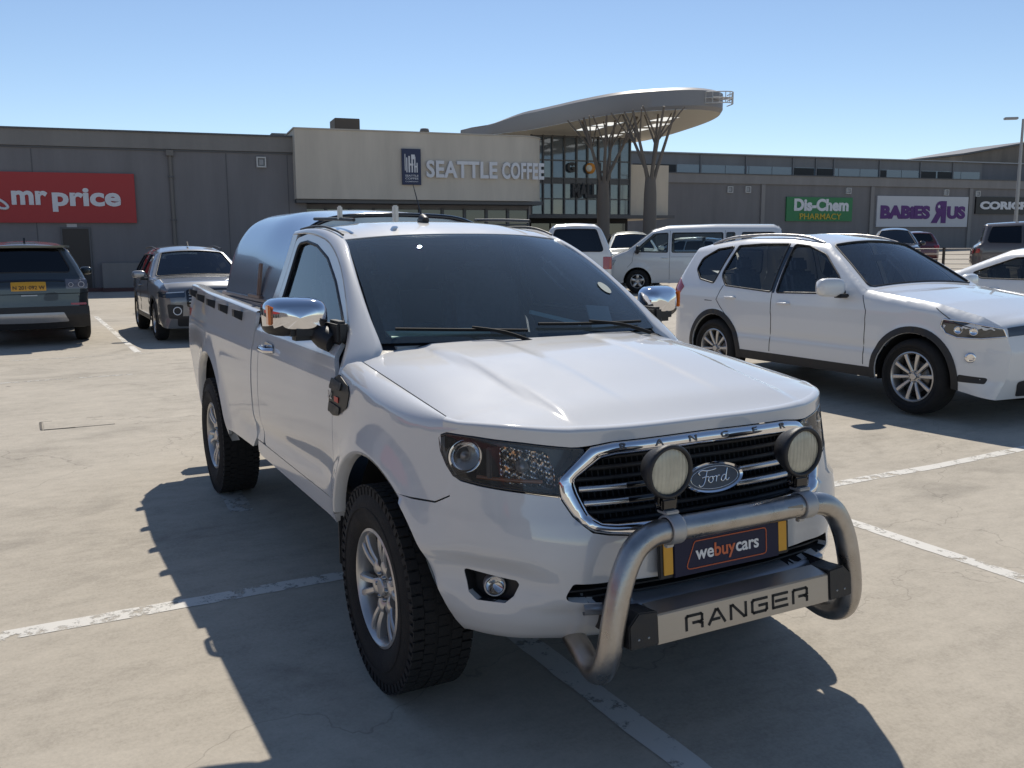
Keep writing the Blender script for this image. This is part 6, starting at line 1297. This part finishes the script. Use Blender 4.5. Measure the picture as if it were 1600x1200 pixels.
# --- far cars behind
def simple_car(label,loc,rz,col,h=1.45,kind='parked_car',cat='car',group='cars parked far off by the entrance',metal=.2,name_p=None,step=.14,bodyl=4.3):
    c=Car(suv_prof(h,.84,-bodyl+.84,.90 if h<1.6 else 1.02,-.35,1.0 if h<1.6 else 1.10,-1.15,-bodyl+1.2,1.0 if h<1.6 else 1.12,upright=.10),.89,[(0,.33),(-2.65,.33)],belt=.98 if h<1.6 else 1.08,tum=.44,bottom=.28,ra=.385,wt=.21)
    b=1.02 if h<1.6 else 1.13; t=h-.12
    T=c.make(kind,label,cat,group,loc,rz,cpaint(name_p,col,metal),wins=simple_windows(c,b,t,[-1.12,-1.72,-2.55,-bodyl+1.25],-.72,-3,t-.08),ws=qwin(c,-.35,b-.03,-1.15,h-.10,.92,.03),bl=qwin(c,-bodyl+1.2,h-.06,-bodyl+1.02,b+.06,.88,.03),step=step)
    c.patch('headlight',MATS['lamp_clear'],skin=rect_skin(c,.66,.78,-.76,-.50,False),side=rnd([(.52,.68),(.55,.80),(.76,.78),(.80,.68)],.02),off=.006); c.patch('tail_light',RED,skin=rect_skin(c,.80,.94,-.80,-.58),side=rnd([(-bodyl+1.05,.96),(-bodyl+.95,.97),(-bodyl+.92,.82),(-bodyl+1.03,.82)],.015),off=.006); c.mirror(-.72,b,c.paint); c.handle(-1.5,.86); c.patch('grille',GLOSSBLK,skin=rect_skin(c,.48,.66,-.42,.42,False),off=.006,one=True)
    return T
simple_car('dark charcoal SUV in the far row behind the silver pickup',(-33.5,22.5,.36),R_(-40),(.05,.05,.055),1.70,'parked_suv','SUV',None,name_p='far_charcoal')
simple_car('silver hatchback in the far row left of the side-on van',(-29.5,22.8,.36),R_(200),(.42,.43,.45),1.48,name_p='far_silver')
simple_car('pale grey hatchback beyond the silver one near the entrance',(-35.5,27.5,.42),R_(190),(.5,.5,.52),1.50,name_p='far_grey')
simple_car('white hatchback roof showing behind the silver SUV',(-21.5,2.05,0),0,(.7,.7,.7),1.50,group=None,name_p='far_white')
simple_car('black SUV with shiny roof in the far row under the baby shop sign',(-21.2,27.6,.45),R_(-48),(.03,.03,.035),1.72,'parked_suv','SUV','SUVs in the far right row',name_p='far_black',bodyl=4.5)
simple_car('small dark red car between the two far SUVs at right',(-27.2,35.5,.56),R_(140),(.12,.02,.02),1.52,group=None,name_p='far_red')
simple_car('grey brown SUV with dark windows in the far row at the right edge',(-13.9,28.7,.46),R_(38),(.11,.095,.09),1.80,'parked_suv','SUV','SUVs in the far right row',name_p='far_brown',bodyl=4.8)
# --- white sedan at the right edge
sp=[(.80,.24,.12,.06,.03,.05),(.90,.40,.40,.18,.06,.08),(.88,.62,.36,.18,.07,.12),(.70,.76,.16,.10,.04,.15),(-.35,.93,.09,.06,.03,.05),(-.55,.96,.07,.04,.05,.04),(-1.30,1.36,.07,.05,.05,.30),(-1.75,1.43,.12,.08,.04,.5),(-2.35,1.40,.12,.08,.04,.4),(-3.05,1.10,.10,.06,.04,.35),(-3.40,1.03,.10,.07,.03,.2),(-3.78,1.01,.10,.08,.03,.04),(-3.84,.80,.28,.16,.05,.1),(-3.86,.55,.30,.16,.05,.08),(-3.78,.28,.12,.06,.03,.04)]
c6=Car(sp,.90,[(0,.325),(-2.72,.325)],belt=.94,tum=.46,bottom=.24,ra=.37,wt=.22); SW=cpaint('sedan_white',(.74,.74,.73),0,.3)
T=c6.make('parked_sedan','white sedan partly hidden behind the white SUV at the right edge','sedan',None,(-2.95,11.35,.14),0,SW,wins=[rnd([(-.72,.985,.01),(-1.25,1.27,.2),(-1.62,1.31,.03),(-1.60,.985,.03)],.03),rnd([(-1.69,.985,.03),(-1.71,1.31,.03),(-2.2,1.29,.2),(-2.82,1.06,.03),(-2.62,.985,.05)],.03)],ws=qwin(c6,-.55,.96,-1.30,1.36,.93,.03),bl=qwin(c6,-2.35,1.40,-3.05,1.10,.86,.05),step=.06,glassm=CLRG)
c6.seats([-1.45,-2.35],.52); c6.handle(-1.45,.82); c6.handle(-2.38,.84); c6.patch('tail_light',RED,side=rnd([(-3.55,.93),(-3.80,.92),(-3.84,.78),(-3.60,.80)],.02),skin=rect_skin(c6,.78,.92,-.80,-.55),off=.006)
m=MB().prism([(0,0),(.18,0),(.03,.085)],.03,frame((-2.62,.015,1.33),(1,0,-.35),(.35,0,1))); m.build('aerial_fin',SW,T)
